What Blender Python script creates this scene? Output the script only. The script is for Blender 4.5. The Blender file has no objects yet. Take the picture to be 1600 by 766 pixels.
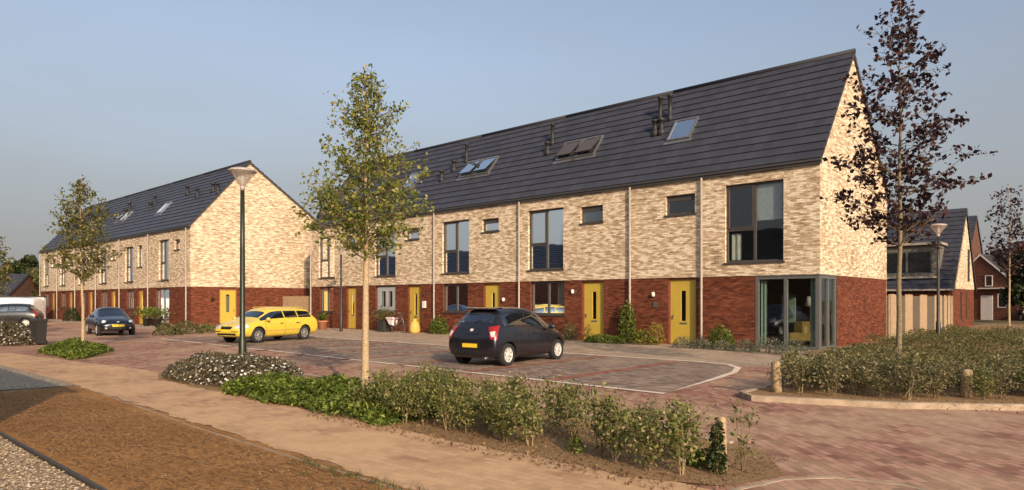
import bpy, bmesh, math, random
from mathutils import Vector, Matrix
from mathutils.bvhtree import BVHTree

random.seed(7)
R = math.radians
SC = bpy.context.scene
COL = SC.collection

# ------------------------------------------------------------------ frame of the street
# t runs along the terraces (away to the left), u runs into them, origin at the right front corner
A = Vector((10.224, 22.68, 0.0))
D = Vector((-0.73848, 0.67428, 0.0))
E_ = Vector((0.67428, 0.73848, 0.0))
RZ = math.atan2(E_.y, E_.x)            # local x -> u, local y -> t

def W(t, u, z=0.0):
    p = A + D * t + E_ * u
    return Vector((p.x, p.y, z))

# ------------------------------------------------------------------ mesh collector
class MB:
    def __init__(s):
        s.v = []; s.f = []; s.uv = []; s.mi = []; s.sm = []
    def face(s, pts, uv=None, mi=0, smooth=False):
        b = len(s.v)
        s.v.extend([tuple(p) for p in pts])
        s.f.append(tuple(range(b, b + len(pts))))
        if uv is None:
            n = (Vector(pts[1]) - Vector(pts[0])).cross(Vector(pts[2]) - Vector(pts[0]))
            ax = max(range(3), key=lambda i: abs(n[i]))
            if ax == 0: uv = [(p[1], p[2]) for p in pts]
            elif ax == 1: uv = [(p[0], p[2]) for p in pts]
            else: uv = [(p[0], p[1]) for p in pts]
        s.uv.append(uv); s.mi.append(mi); s.sm.append(smooth)
    def box(s, x0, x1, y0, y1, z0, z1, mi=0):
        if x0 > x1: x0, x1 = x1, x0
        if y0 > y1: y0, y1 = y1, y0
        if z0 > z1: z0, z1 = z1, z0
        s.face([(x0,y0,z0),(x0,y0,z1),(x0,y1,z1),(x0,y1,z0)], mi=mi)
        s.face([(x1,y0,z0),(x1,y1,z0),(x1,y1,z1),(x1,y0,z1)], mi=mi)
        s.face([(x0,y0,z0),(x1,y0,z0),(x1,y0,z1),(x0,y0,z1)], mi=mi)
        s.face([(x0,y1,z0),(x0,y1,z1),(x1,y1,z1),(x1,y1,z0)], mi=mi)
        s.face([(x0,y0,z0),(x0,y1,z0),(x1,y1,z0),(x1,y0,z0)], mi=mi)
        s.face([(x0,y0,z1),(x1,y0,z1),(x1,y1,z1),(x0,y1,z1)], mi=mi)
    def shared(s, verts, faces, mi=0, smooth=True):
        b = len(s.v)
        s.v.extend([tuple(p) for p in verts])
        for f in faces:
            s.f.append(tuple(b + i for i in f))
            s.uv.append([(verts[i][0] + verts[i][1], verts[i][2]) for i in f])
            s.mi.append(mi); s.sm.append(smooth)
    def tube(s, pts, rad, n=8, mi=0, cap=True, smooth=True):
        pts = [Vector(p) for p in pts]
        if not isinstance(rad, (list, tuple)): rad = [rad] * len(pts)
        V = []; F = []
        prev = None
        for i, p in enumerate(pts):
            if i == 0: tg = pts[1] - pts[0]
            elif i == len(pts) - 1: tg = pts[-1] - pts[-2]
            else: tg = pts[i+1] - pts[i-1]
            tg.normalize()
            if prev is None:
                a = Vector((0,0,1)) if abs(tg.z) < .9 else Vector((1,0,0))
                nx = tg.cross(a).normalized()
            else:
                nx = (prev - tg * prev.dot(tg)).normalized()
            prev = nx
            ny = tg.cross(nx)
            for k in range(n):
                an = 2 * math.pi * k / n
                V.append(p + (nx * math.cos(an) + ny * math.sin(an)) * rad[i])
        m = len(pts)
        for i in range(m - 1):
            for k in range(n):
                F.append((i*n+k, i*n+(k+1)%n, (i+1)*n+(k+1)%n, (i+1)*n+k))
        s.shared(V, F, mi, smooth)
        if cap:
            for ring in (list(reversed(range(n))), list(range((m-1)*n, m*n))):
                s.f.append(tuple(len(s.v)-len(V)+i for i in ring)); s.uv.append([(0, 0)]*n); s.mi.append(mi); s.sm.append(False)
    def lathe(s, prof, n=16, org=(0,0,0), mi=0, axis='z', smooth=True, cap=True):
        V = []; F = []
        ox, oy, oz = org
        for r, h in prof:
            for k in range(n):
                a = 2*math.pi*k/n
                c, sn = r*math.cos(a), r*math.sin(a)
                if axis == 'z': V.append((ox+c, oy+sn, oz+h))
                elif axis == 'y': V.append((ox+sn, oy+h, oz+c))
                else: V.append((ox+h, oy+c, oz+sn))
        for i in range(len(prof)-1):
            for k in range(n):
                F.append((i*n+k, i*n+(k+1)%n, (i+1)*n+(k+1)%n, (i+1)*n+k))
        s.shared(V, F, mi, smooth)
        for ok, ring in ((prof[0][0] > 1e-4, list(reversed(range(n)))), (prof[-1][0] > 1e-4, list(range((len(prof)-1)*n, len(prof)*n)))):
            if cap and ok:
                s.f.append(tuple(len(s.v)-len(V)+i for i in ring)); s.uv.append([(0, 0)]*n); s.mi.append(mi); s.sm.append(False)
    def wall(s, f, a0, a1, z0, z1, holes=(), depth=0.0, dirv=None, uvs=1.0):
        """plane a,z mapped by f(a,z); rectangular holes; reveals of 'depth' along dirv"""
        xs = sorted({a0, a1, *[min(max(h[i], a0), a1) for h in holes for i in (0, 1)]})
        zs = sorted({z0, z1, *[min(max(h[i], z0), z1) for h in holes for i in (2, 3)]})
        for i in range(len(xs)-1):
            for j in range(len(zs)-1):
                ca, cz = (xs[i]+xs[i+1])/2, (zs[j]+zs[j+1])/2
                if any(h[0] < ca < h[1] and h[2] < cz < h[3] for h in holes): continue
                q = [(xs[i],zs[j]),(xs[i+1],zs[j]),(xs[i+1],zs[j+1]),(xs[i],zs[j+1])]
                s.face([f(*p) for p in q], uv=[(p[0]*uvs, p[1]*uvs) for p in q])
        if depth and dirv is not None:
            dv = Vector(dirv) * depth
            for h in holes:
                c = [(h[0],max(h[2],z0)),(h[1],max(h[2],z0)),(h[1],min(h[3],z1)),(h[0],min(h[3],z1))]
                for k in range(4):
                    p, q = Vector(f(*c[k])), Vector(f(*c[(k+1)%4]))
                    hor = k in (0, 2)
                    if hor: uv = [(c[k][0],0),(c[(k+1)%4][0],0),(c[(k+1)%4][0],depth),(c[k][0],depth)]
                    else: uv = [(0,c[k][1]),(0,c[(k+1)%4][1]),(depth,c[(k+1)%4][1]),(depth,c[k][1])]
                    s.face([p, q, q+dv, p+dv], uv=uv)
    def mesh(s, name, mats):
        me = bpy.data.meshes.new(name)
        me.from_pydata(s.v, [], s.f)
        uvl = me.uv_layers.new(name='UVMap')
        flat = []
        for uv in s.uv:
            for a, b in uv: flat.extend((a, b))
        uvl.data.foreach_set('uv', flat)
        me.polygons.foreach_set('material_index', s.mi)
        me.polygons.foreach_set('use_smooth', s.sm)
        if not isinstance(mats, (list, tuple)): mats = [mats]
        for m in mats: me.materials.append(m)
        me.update()
        return me
    def build(s, name, mats, parent=None, loc=None):
        return link(name, s.mesh(name, mats), parent, loc)

def link(name, me, parent=None, loc=None):
    o = bpy.data.objects.new(name, me)
    COL.objects.link(o)
    if parent is not None: o.parent = parent
    if loc is not None: o.location = loc
    return o

def tag(o, label=None, cat=None, group=None, kind=None):
    if label: o['label'] = label
    if cat: o['category'] = cat
    if group: o['group'] = group
    if kind: o['kind'] = kind
    return o

def thing(name, label, cat, loc=(0,0,0), rz=0.0, group=None):
    o = bpy.data.objects.new(name, None)
    o.empty_display_size = .2
    COL.objects.link(o)
    o.location = loc; o.rotation_euler = (0, 0, rz)
    return tag(o, label, cat, group)

def copy_tree(o, parent=None):
    c = o.copy(); COL.objects.link(c)
    if parent is not None: c.parent = parent
    for ch in list(o.children): copy_tree(ch, c)
    return c

# ------------------------------------------------------------------ materials
MAT = {}
class NT:
    def __init__(s, name):
        s.m = bpy.data.materials.new(name); s.m.use_nodes = True
        s.t = s.m.node_tree; s.t.nodes.clear()
        s.out = s.n('ShaderNodeOutputMaterial')
    def n(s, ty, **kw):
        nd = s.t.nodes.new(ty)
        for k, v in kw.items(): setattr(nd, k, v)
        return nd
    def l(s, a, b): s.t.links.new(a, b)
    def set(s, nd, **kw):
        for k, v in kw.items():
            nd.inputs[k.replace('_', ' ')].default_value = v
        return nd
    def ramp(s, fac, stops):
        r = s.n('ShaderNodeValToRGB')
        el = r.color_ramp.elements
        while len(el) < len(stops): el.new(.5)
        for e, (p, c) in zip(el, stops):
            e.position = p; e.color = (*c, 1)
        s.l(fac, r.inputs[0]); return r.outputs[0]
    def math(s, op, a, b=None, c=None):
        m = s.n('ShaderNodeMath', operation=op)
        for i, x in enumerate((a, b, c)):
            if x is None: continue
            if isinstance(x, (int, float)): m.inputs[i].default_value = x
            else: s.l(x, m.inputs[i])
        return m.outputs[0]
    def mix(s, fac, a, b, mode='MIX'):
        m = s.n('ShaderNodeMix', data_type='RGBA', blend_type=mode)
        for i, x in ((0, fac), (6, a), (7, b)):
            if isinstance(x, (int, float)): m.inputs[i].default_value = x
            elif isinstance(x, tuple): m.inputs[i].default_value = (*x, 1)
            else: s.l(x, m.inputs[i])
        return m.outputs[2]
    def noise(s, vec, scale, detail=3, rough=.55, out='Fac'):
        nz = s.n('ShaderNodeTexNoise')
        nz.inputs['Scale'].default_value = scale; nz.inputs['Detail'].default_value = detail
        nz.inputs['Roughness'].default_value = rough
        if vec is not None: s.l(vec, nz.inputs['Vector'])
        return nz.outputs[out]
    def mapping(s, vec, scale=(1,1,1), rot=(0,0,0), loc=(0,0,0)):
        m = s.n('ShaderNodeMapping')
        m.inputs['Scale'].default_value = scale; m.inputs['Rotation'].default_value = rot
        m.inputs['Location'].default_value = loc
        s.l(vec, m.inputs['Vector']); return m.outputs[0]
    def bump(s, h, strength=.5, dist=.01):
        b = s.n('ShaderNodeBump')
        b.inputs['Strength'].default_value = strength; b.inputs['Distance'].default_value = dist
        s.l(h, b.inputs['Height']); return b.outputs[0]
    def princ(s, col, rough=.6, metal=0., nrm=None, **kw):
        p = s.n('ShaderNodeBsdfPrincipled')
        if isinstance(col, tuple): p.inputs['Base Color'].default_value = (*col, 1)
        else: s.l(col, p.inputs['Base Color'])
        if isinstance(rough, (int, float)): p.inputs['Roughness'].default_value = rough
        else: s.l(rough, p.inputs['Roughness'])
        p.inputs['Metallic'].default_value = metal
        if nrm is not None: s.l(nrm, p.inputs['Normal'])
        for k, v in kw.items(): p.inputs[k.replace('_', ' ')].default_value = v
        s.l(p.outputs[0], s.out.inputs[0]); return p
    def uv(s): return s.n('ShaderNodeTexCoord').outputs['UV']
    def obj(s): return s.n('ShaderNodeTexCoord').outputs['Object']
    def pos(s): return s.n('ShaderNodeNewGeometry').outputs['Position']

def mat(name, col, rough=.6, metal=0., var=.12, vscale=9., bump=0., **kw):
    """plain procedural material with a little tone variation"""
    t = NT(name)
    nz = t.noise(t.obj(), vscale, 4)
    lo = tuple(c*(1-var) for c in col); hi = tuple(min(1, c*(1+var)) for c in col)
    c = t.ramp(nz, [(.3, lo), (.7, hi)])
    rr = t.math('MULTIPLY_ADD', nz, .12, rough - .06)
    t.princ(c, rr, metal, t.bump(nz, .4, bump) if bump else None, **kw)
    MAT[name] = t.m; return t.m

def brick_mat(name, stops, mortar, patch=.5, bw=.215, rh=.062, ms=.009, px=(2.0, 8.0), tone=.0):
    t = NT(name)
    uv = t.uv()
    b = t.n('ShaderNodeTexBrick', offset=.5)
    b.inputs['Color1'].default_value = (0,0,0,1); b.inputs['Color2'].default_value = (1,1,1,1)
    b.inputs['Mortar'].default_value = (.5,.5,.5,1)
    b.inputs['Scale'].default_value = 1; b.inputs['Mortar Size'].default_value = ms
    b.inputs['Mortar Smooth'].default_value = .3
    b.inputs['Brick Width'].default_value = bw; b.inputs['Row Height'].default_value = rh
    t.l(uv, b.inputs['Vector'])
    sep = t.n('ShaderNodeSeparateColor'); t.l(b.outputs['Color'], sep.inputs[0])
    pn = t.noise(t.mapping(uv, (px[0], px[1], 1)), 1.0, 3, .6)
    pn2 = t.noise(t.mapping(uv, (.35, .5, 1)), 1.0, 3)
    v = t.math('MULTIPLY_ADD', sep.outputs[0], 1-patch, 0.0)
    pe = t.math('MULTIPLY_ADD', pn, 4.2, -1.6)
    v = t.math('MULTIPLY_ADD', pe, patch, v)
    v = t.math('ADD', v, t.math('MULTIPLY_ADD', pn2, .5, -.25 + tone))
    c = t.ramp(v, stops)
    fine = t.noise(t.mapping(uv, (40, 90, 1)), 1.0, 2)
    c = t.mix(.35, c, t.ramp(fine, [(.3, (.25,.25,.25)), (.7, (.8,.8,.8))]), 'SOFT_LIGHT')
    c = t.mix(b.outputs['Fac'], c, mortar)
    h = t.math('MULTIPLY_ADD', b.outputs['Fac'], -1., 1.)
    h = t.math('ADD', h, t.math('MULTIPLY', fine, .5))
    h = t.math('ADD', h, t.math('MULTIPLY', sep.outputs[0], .5))
    t.princ(c, .9, 0, t.bump(h, .55, .006), Specular_IOR_Level=.12)
    MAT[name] = t.m; return t.m

brick_mat('brick_cream', [(.0,(.17,.11,.063)),(.2,(.29,.20,.122)),(.42,(.43,.315,.20)),(.58,(.56,.425,.285)),(.74,(.77,.625,.46)),(1.,(.82,.70,.55))], (.48,.37,.26), .5, tone=.05, px=(2.6,10.))
brick_mat('brick_red', [(.05,(.055,.016,.010)),(.35,(.118,.033,.018)),(.65,(.172,.050,.026)),(.95,(.24,.080,.042))], (.10,.042,.026), .4)
brick_mat('brick_old', [(.05,(.06,.020,.014)),(.5,(.13,.044,.028)),(.95,(.20,.075,.05))], (.14,.10,.075), .4)

def tile_mat(name, base):
    t = NT(name)
    uv = t.uv()
    b = t.n('ShaderNodeTexBrick', offset=.5)
    b.inputs['Color1'].default_value = (0,0,0,1); b.inputs['Color2'].default_value = (1,1,1,1)
    b.inputs['Mortar'].default_value = (0,0,0,1); b.inputs['Scale'].default_value = 1
    b.inputs['Mortar Size'].default_value = .004; b.inputs['Brick Width'].default_value = .33
    b.inputs['Row Height'].default_value = .40
    t.l(uv, b.inputs['Vector'])
    sep = t.n('ShaderNodeSeparateColor'); t.l(b.outputs['Color'], sep.inputs[0])
    nz = t.noise(t.mapping(uv, (1.2, .35, 1)), 1., 4)
    v = t.math('ADD', t.math('MULTIPLY', sep.outputs[0], .45), t.math('MULTIPLY', nz, .6))
    c = t.ramp(v, [(.1, tuple(x*.72 for x in base)), (.9, tuple(x*1.3 for x in base))])
    c = t.mix(b.outputs['Fac'], c, tuple(x*.35 for x in base))
    h = t.math('MULTIPLY_ADD', b.outputs['Fac'], -1., 1.)
    t.princ(c, t.math('MULTIPLY_ADD', nz, .2, .40), 0, t.bump(h, .4, .006), Specular_IOR_Level=.4)
    MAT[name] = t.m
tile_mat('roof_tile', (.044,.044,.056))
tile_mat('roof_tile_old', (.05,.042,.042))

def glass_mat(name, tint=(.66,.72,.70), base=.04, refl=(.9,.95,1.0)):
    t = NT(name)
    tr = t.n('ShaderNodeBsdfTransparent'); tr.inputs[0].default_value = (*tint, 1)
    gl = t.n('ShaderNodeBsdfGlossy'); gl.inputs['Color'].default_value = (*refl, 1); gl.inputs['Roughness'].default_value = .015
    nz = t.noise(t.obj(), 1.3, 1)
    t.l(t.bump(nz, .12, .02), gl.inputs['Normal'])
    fr = t.n('ShaderNodeFresnel'); fr.inputs['IOR'].default_value = 1.6
    mx = t.n('ShaderNodeMixShader')
    t.l(t.math('MULTIPLY_ADD', fr.outputs[0], 1.2, base), mx.inputs[0])
    t.l(tr.outputs[0], mx.inputs[1]); t.l(gl.outputs[0], mx.inputs[2])
    t.l(mx.outputs[0], t.out.inputs[0]); MAT[name] = t.m
glass_mat('glass', base=.04)
glass_mat('glass_sky', (.3,.32,.34), .25)
t = NT('lamp_glass')
tr = t.n('ShaderNodeBsdfTransparent'); df = t.n('ShaderNodeBsdfTranslucent'); df.inputs[0].default_value = (.75,.66,.60,1)
d2 = t.n('ShaderNodeBsdfPrincipled'); d2.inputs['Base Color'].default_value = (.62,.54,.49,1); d2.inputs['Roughness'].default_value = .2
m1 = t.n('ShaderNodeMixShader'); m1.inputs[0].default_value = .5; t.l(df.outputs[0], m1.inputs[1]); t.l(d2.outputs[0], m1.inputs[2])
m2 = t.n('ShaderNodeMixShader'); m2.inputs[0].default_value = .5; t.l(tr.outputs[0], m2.inputs[1]); t.l(m1.outputs[0], m2.inputs[2])
t.l(m2.outputs[0], t.out.inputs[0]); MAT['lamp_glass'] = t.m

def leaf_mat(name, stops, trans=.35, rough=.5):
    t = NT(name)
    g = t.n('ShaderNodeNewGeometry')
    c = t.ramp(g.outputs['Random Per Island'], stops)
    df = t.n('ShaderNodeBsdfPrincipled'); df.inputs['Roughness'].default_value = rough
    df.inputs['Specular IOR Level'].default_value = .3
    t.l(c, df.inputs['Base Color'])
    tl = t.n('ShaderNodeBsdfTranslucent'); t.l(c, tl.inputs[0])
    mx = t.n('ShaderNodeMixShader'); mx.inputs[0].default_value = trans
    t.l(df.outputs[0], mx.inputs[1]); t.l(tl.outputs[0], mx.inputs[2])
    t.l(mx.outputs[0], t.out.inputs[0]); MAT[name] = t.m
leaf_mat('leaf_birch', [(0,(.08,.11,.02)),(.4,(.18,.215,.038)),(.75,(.30,.31,.065)),(1,(.50,.44,.13))], .48)
leaf_mat('leaf_birch_far', [(0,(.065,.078,.02)),(.5,(.15,.155,.038)),(1,(.32,.26,.075))], .45)
leaf_mat('leaf_purple', [(0,(.014,.009,.012)),(.5,(.032,.016,.021)),(.85,(.065,.024,.026)),(1,(.13,.045,.036))], .35, .45)
leaf_mat('leaf_hedge', [(0,(.045,.065,.015)),(.4,(.125,.145,.034)),(.75,(.24,.235,.07)),(.9,(.37,.30,.13)),(1,(.50,.40,.24))], .38)
leaf_mat('leaf_hedge_dull', [(0,(.05,.056,.022)),(.45,(.135,.13,.052)),(.8,(.25,.205,.095)),(1,(.46,.36,.22))], .36)
leaf_mat('leaf_green', [(0,(.035,.058,.008)),(.5,(.10,.14,.018)),(.85,(.18,.225,.036)),(1,(.28,.31,.07))], .35)
leaf_mat('leaf_dark', [(0,(.012,.022,.007)),(.6,(.03,.045,.013)),(1,(.07,.075,.02))], .2)
leaf_mat('leaf_olive', [(0,(.05,.058,.02)),(.6,(.12,.118,.04)),(1,(.24,.195,.08))], .3)
leaf_mat('leaf_yellow', [(0,(.16,.13,.02)),(.6,(.30,.22,.03)),(1,(.42,.32,.06))], .3)
leaf_mat('leaf_aster', [(0,(.04,.04,.02)),(.5,(.095,.082,.045)),(.85,(.18,.145,.085)),(1,(.3,.24,.15))], .25)
leaf_mat('leaf_lavender', [(0,(.07,.08,.05)),(.6,(.13,.14,.09)),(1,(.2,.19,.13))], .2)
leaf_mat('petal_white', [(0,(.62,.56,.50)),(1,(.85,.80,.74))], .2)
leaf_mat('straw', [(0,(.13,.068,.028)),(.5,(.26,.14,.058)),(.85,(.37,.22,.10)),(1,(.50,.33,.18))], .1, .8)
leaf_mat('leaf_dry', [(0,(.09,.045,.022)),(.6,(.18,.10,.05)),(1,(.32,.21,.11))], .1, .8)

mat('frame_dark', (.058,.05,.044), .5)
mat('frame_grey', (.10,.10,.095), .5)
mat('frame_wood', (.24,.10,.04), .6)
mat('door_yellow', (.48,.335,.05), .45, var=.05, vscale=3)
mat('sill', (.045,.04,.038), .7)
mat('plaster', (.40,.36,.30), .9)
mat('floor_in', (.12,.09,.07), .7)
mat('pipe_light', (.38,.315,.25), .5)
mat('gutter', (.052,.047,.045), .45)
mat('ridge', (.016,.016,.021), .7)
mat('vent', (.02,.018,.018), .6)
mat('vent_metal', (.34,.33,.32), .38, .8)
mat('curtain', (.60,.57,.50), .9)
mat('curtain_green', (.28,.36,.30), .9)
mat('curtain_blue', (.26,.46,.52), .9)
mat('blind', (.42,.44,.46), .8)
mat('blind_dark', (.075,.06,.05), .35)
mat('shutter', (.34,.36,.35), .6)
mat('white_paint', (.72,.69,.64), .5)
mat('pole_green', (.016,.022,.012), .42)
mat('pole_dark', (.018,.018,.018), .45)
mat('lamp_metal', (.42,.34,.30), .45, .1)
mat('wood_post', (.36,.25,.14), .85, var=.3, vscale=30, bump=.004)
mat('wood_fence', (.37,.25,.145), .85, var=.2, vscale=6)
mat('gap_shade_wood', (.10,.078,.052), .9, var=.3)  # shade of the fence gaps, put into the wood colour
mat('wood_grey', (.13,.115,.09), .85, var=.3, vscale=8)
mat('terracotta', (.46,.20,.11), .8)
mat('plastic_dark', (.032,.030,.030), .5)
mat('tyre', (.018,.018,.018), .85)
mat('rim', (.62,.60,.56), .4, .15)
mat('rim_dark', (.30,.29,.28), .4, .3)
mat('black_trim', (.012,.012,.013), .5)
mat('dark_glass', (.014,.017,.019), .04, var=0, Specular_IOR_Level=1.0)
glass_mat('car_glass', (.36,.40,.40), .17)
mat('seat_cloth', (.035,.033,.032), .9)
mat('lamp_red', (.30,.012,.010), .2, Coat_Weight=.8)
mat('lamp_pale', (.75,.55,.50), .2, Coat_Weight=.8)
mat('lamp_clear', (.70,.70,.70), .12, .3, Coat_Weight=1.0)
mat('plate_yellow', (.75,.50,.03), .5)
mat('bark_pale', (.40,.29,.17), .85, var=.3, vscale=26, bump=.004)
mat('bark_grey', (.19,.145,.085), .9, var=.35, vscale=24, bump=.004)
mat('twig', (.16,.11,.06), .9, var=.3)
mat('cane', (.30,.21,.12), .9, var=.25)
mat('steel_edge', (.05,.045,.042), .6, var=.3)
mat('kerb_conc', (.36,.27,.19), .9, var=.28, vscale=5, bump=.003)
mat('path_edge', (.30,.21,.135), .9, var=.35, vscale=3)
mat('line_conc', (.68,.55,.44), .9, var=.18, vscale=4)
mat('cloth_white', (.74,.60,.58), .8)
mat('bag_yellow', (.55,.36,.08), .7)
mat('metal_grey', (.25,.25,.25), .4, .8)
mat('saddle', (.02,.018,.016), .6)

def paint(name, col, rough=.28):
    t = NT(name)
    nz = t.noise(t.obj(), 5, 4)
    c = t.ramp(nz, [(.3, tuple(x*.94 for x in col)), (.7, col)])
    t.princ(c, t.math('MULTIPLY_ADD', nz, .10, rough-.05), 0, None, Coat_Weight=.7, Coat_Roughness=.06)
    MAT[name] = t.m
paint('paint_black', (.010,.009,.014)); paint('paint_navy', (.006,.007,.014))
paint('paint_yellow', (.70,.51,.06)); paint('paint_white', (.72,.70,.67)); paint('paint_dark', (.015,.015,.016))

def paving(name, stops, bw, rh, ms, mortar, rot=0., sand=(.42,.31,.21), sand_amt=.35, bump=.004, sscale=.35, streak=(1,1,1)):
    t = NT(name)
    p = t.mapping(t.pos(), rot=(0, 0, rot))
    b = t.n('ShaderNodeTexBrick', offset=.5)
    b.inputs['Color1'].default_value = (0,0,0,1); b.inputs['Color2'].default_value = (1,1,1,1)
    b.inputs['Mortar'].default_value = (.5,.5,.5,1); b.inputs['Scale'].default_value = 1
    b.inputs['Mortar Size'].default_value = ms; b.inputs['Brick Width'].default_value = bw
    b.inputs['Row Height'].default_value = rh; b.inputs['Mortar Smooth'].default_value = .2
    t.l(p, b.inputs['Vector'])
    sep = t.n('ShaderNodeSeparateColor'); t.l(b.outputs['Color'], sep.inputs[0])
    big = t.noise(t.mapping(p, streak), sscale, 5, .62)
    mid = t.noise(t.mapping(p, streak), sscale*5, 4, .6)
    v = t.math('ADD', t.math('MULTIPLY', sep.outputs[0], .7), t.math('MULTIPLY', mid, .3))
    c = t.ramp(v, stops)
    c = t.mix(b.outputs['Fac'], c, tuple(x*.72 for x in mortar))
    sm = t.math('MULTIPLY_ADD', big, 3.2, -1.62 + sand_amt)
    sm = t.math('ADD', sm, t.math('MULTIPLY_ADD', mid, 1.6, -.8))
    cl = t.n('ShaderNodeClamp'); t.l(sm, cl.inputs[0])
    fine = t.noise(p, 55, 3)
    sc = t.ramp(fine, [(.3, tuple(x*.82 for x in sand)), (.7, tuple(x*1.12 for x in sand))])
    c = t.mix(t.math('MULTIPLY', cl.outputs[0], .85), c, sc)
    h = t.math('MULTIPLY_ADD', b.outputs['Fac'], -1., 1.)
    h = t.math('ADD', h, t.math('MULTIPLY', fine, .4))
    t.princ(c, .9, 0, t.bump(h, .5, bump), Specular_IOR_Level=.25)
    MAT[name] = t.m
AL = math.atan2(D.y, D.x)
paving('road_brick', [(.15,(.20,.092,.062)),(.5,(.32,.158,.108)),(.85,(.43,.235,.165))], .21, .105, .007, (.24,.14,.10), -AL+R(45), sand=(.50,.35,.22), sand_amt=.26, sscale=.28, streak=(1,1,1))
paving('bay_brick', [(.15,(.14,.10,.078)),(.5,(.25,.175,.135)),(.85,(.35,.25,.19))], .21, .105, .007, (.12,.09,.07), -AL, sand_amt=.10)
paving('path_brick', [(.15,(.30,.16,.092)),(.5,(.42,.235,.14)),(.85,(.52,.315,.19))], .21, .105, .006, (.36,.22,.13), -AL, sand=(.60,.39,.215), sand_amt=.62, sscale=.4)
paving('pavement_tile', [(.15,(.26,.185,.13)),(.5,(.34,.245,.175)),(.85,(.42,.31,.225))], .30, .30, .006, (.24,.17,.12), -AL, sand_amt=.35)
paving('red_strip', [(.15,(.20,.07,.048)),(.5,(.29,.11,.075)),(.85,(.37,.155,.105))], .21, .105, .007, (.17,.1,.08), -AL, sand_amt=.1)

def soil(name, stops, scale=18, bumpd=.03, streak=(1,1,1)):
    t = NT(name)
    p = t.mapping(t.pos(), rot=(0,0,-AL))
    a = t.noise(t.mapping(p, streak), scale, 6, .7); b = t.noise(p, .7, 4, .6)
    v = t.math('ADD', t.math('MULTIPLY', a, .75), t.math('MULTIPLY', b, .35))
    c = t.ramp(v, stops)
    t.princ(c, .95, 0, t.bump(a, .9, bumpd), Specular_IOR_Level=.1)
    MAT[name] = t.m
soil('mulch', [(.3,(.15,.072,.027)),(.5,(.28,.138,.050)),(.66,(.39,.205,.082)),(.85,(.50,.30,.14))], 26, .02, (.35,1,1))
soil('soil', [(.3,(.15,.088,.045)),(.55,(.28,.175,.092)),(.8,(.42,.28,.155))], 20, .03)
soil('earth', [(.3,(.10,.08,.045)),(.55,(.15,.115,.06)),(.8,(.22,.17,.10))], 3, .03)

def gravel(name, stops, scale=38):
    t = NT(name)
    p = t.pos()
    v = t.n('ShaderNodeTexVoronoi'); v.inputs['Scale'].default_value = scale
    t.l(p, v.inputs['Vector'])
    sep = t.n('ShaderNodeSeparateColor'); t.l(v.outputs['Color'], sep.inputs[0])
    c = t.ramp(sep.outputs[0], stops)
    dk = t.ramp(v.outputs['Distance'], [(.35,(1,1,1)),(.8,(.35,.33,.3))])
    c = t.mix(1., c, dk, 'MULTIPLY')
    h = t.math('MULTIPLY', v.outputs['Distance'], -1.)
    t.princ(c, .85, 0, t.bump(h, .9, .02))
    MAT[name] = t.m
gravel('gravel_warm', [(0,(.22,.14,.075)),(.4,(.38,.26,.15)),(.75,(.54,.41,.26)),(1,(.72,.60,.44))])
gravel('gravel_grey', [(0,(.24,.18,.12)),(.5,(.42,.34,.24)),(1,(.62,.52,.39))], 34)
for nm in ('pebble',):
    t = NT(nm); g = t.n('ShaderNodeObjectInfo'); gi = t.n('ShaderNodeNewGeometry')
    c = t.ramp(gi.outputs['Random Per Island'], [(0,(.20,.12,.065)),(.4,(.40,.28,.16)),(.75,(.56,.43,.28)),(1,(.74,.62,.46))])
    t.princ(c, .8); MAT[nm] = t.m

# ------------------------------------------------------------------ ground
def sheet(name, pts, z, m, kind='structure'):
    b = MB()
    b.face([W(t, u, z) for t, u in pts])
    o = b.build(name, MAT[m]); o['kind'] = kind
    # face up
    if o.data.polygons[0].normal.z < 0: o.data.flip_normals()
    return o
def rect(t0, t1, u0, u1): return [(t0,u0),(t1,u0),(t1,u1),(t0,u1)]

b = MB(); b.face([(-1500,-1500,0),(1500,-1500,0),(1500,1500,0),(-1500,1500,0)])
o = b.build('ground', MAT['earth']); o['kind'] = 'structure'
sheet('road', rect(-40, 150, -24, -1), .004, 'road_brick')
sheet('side_road', [(-40,-1.0),(-4.0,-1.0),(-4.0,60),(-40,60)], .0045, 'road_brick')
rj = random.Random(12)
def jag(a, b_, n, amp):
    # a ragged edge from a to b_ in t,u
    out = []; ph = [rj.uniform(0, 6.28) for _ in range(3)]
    for q in range(n+1):
        f = q/n; k_ = amp*(.5*math.sin(f*n*.21+ph[0]) + .4*math.sin(f*n*.63+ph[1]) + rj.uniform(-.5,.5))
        out.append((a[0]+(b_[0]-a[0])*f, a[1]+(b_[1]-a[1])*f + k_))
    return out
sheet('path', jag((7.55,-17.9),(-4.95,-17.95),150,.03) + jag((-5.6,-19.80),(7.6,-19.46),170,.05) + [(19,-19.5),(19,-18.3),(9.2,-17.3)], .0145, 'path_brick')
sheet('pavement', [(-1.6,-6.35),(31.2,-6.25),(35.7,-8.2),(75,-8.2),(75,0.5),(-1.0,0.5)], .009, 'pavement_tile')
BAY = [(-1.43,-12.62),(24.2,-11.75),(24.6,-6.3),(11.25,-6.3),(1.2,-6.2),(.2,-6.45),(-.35,-7.1),(-.75,-8.2),(-1.0,-9.6)]
sheet('parking_bays', BAY, .0125, 'bay_brick')
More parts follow.
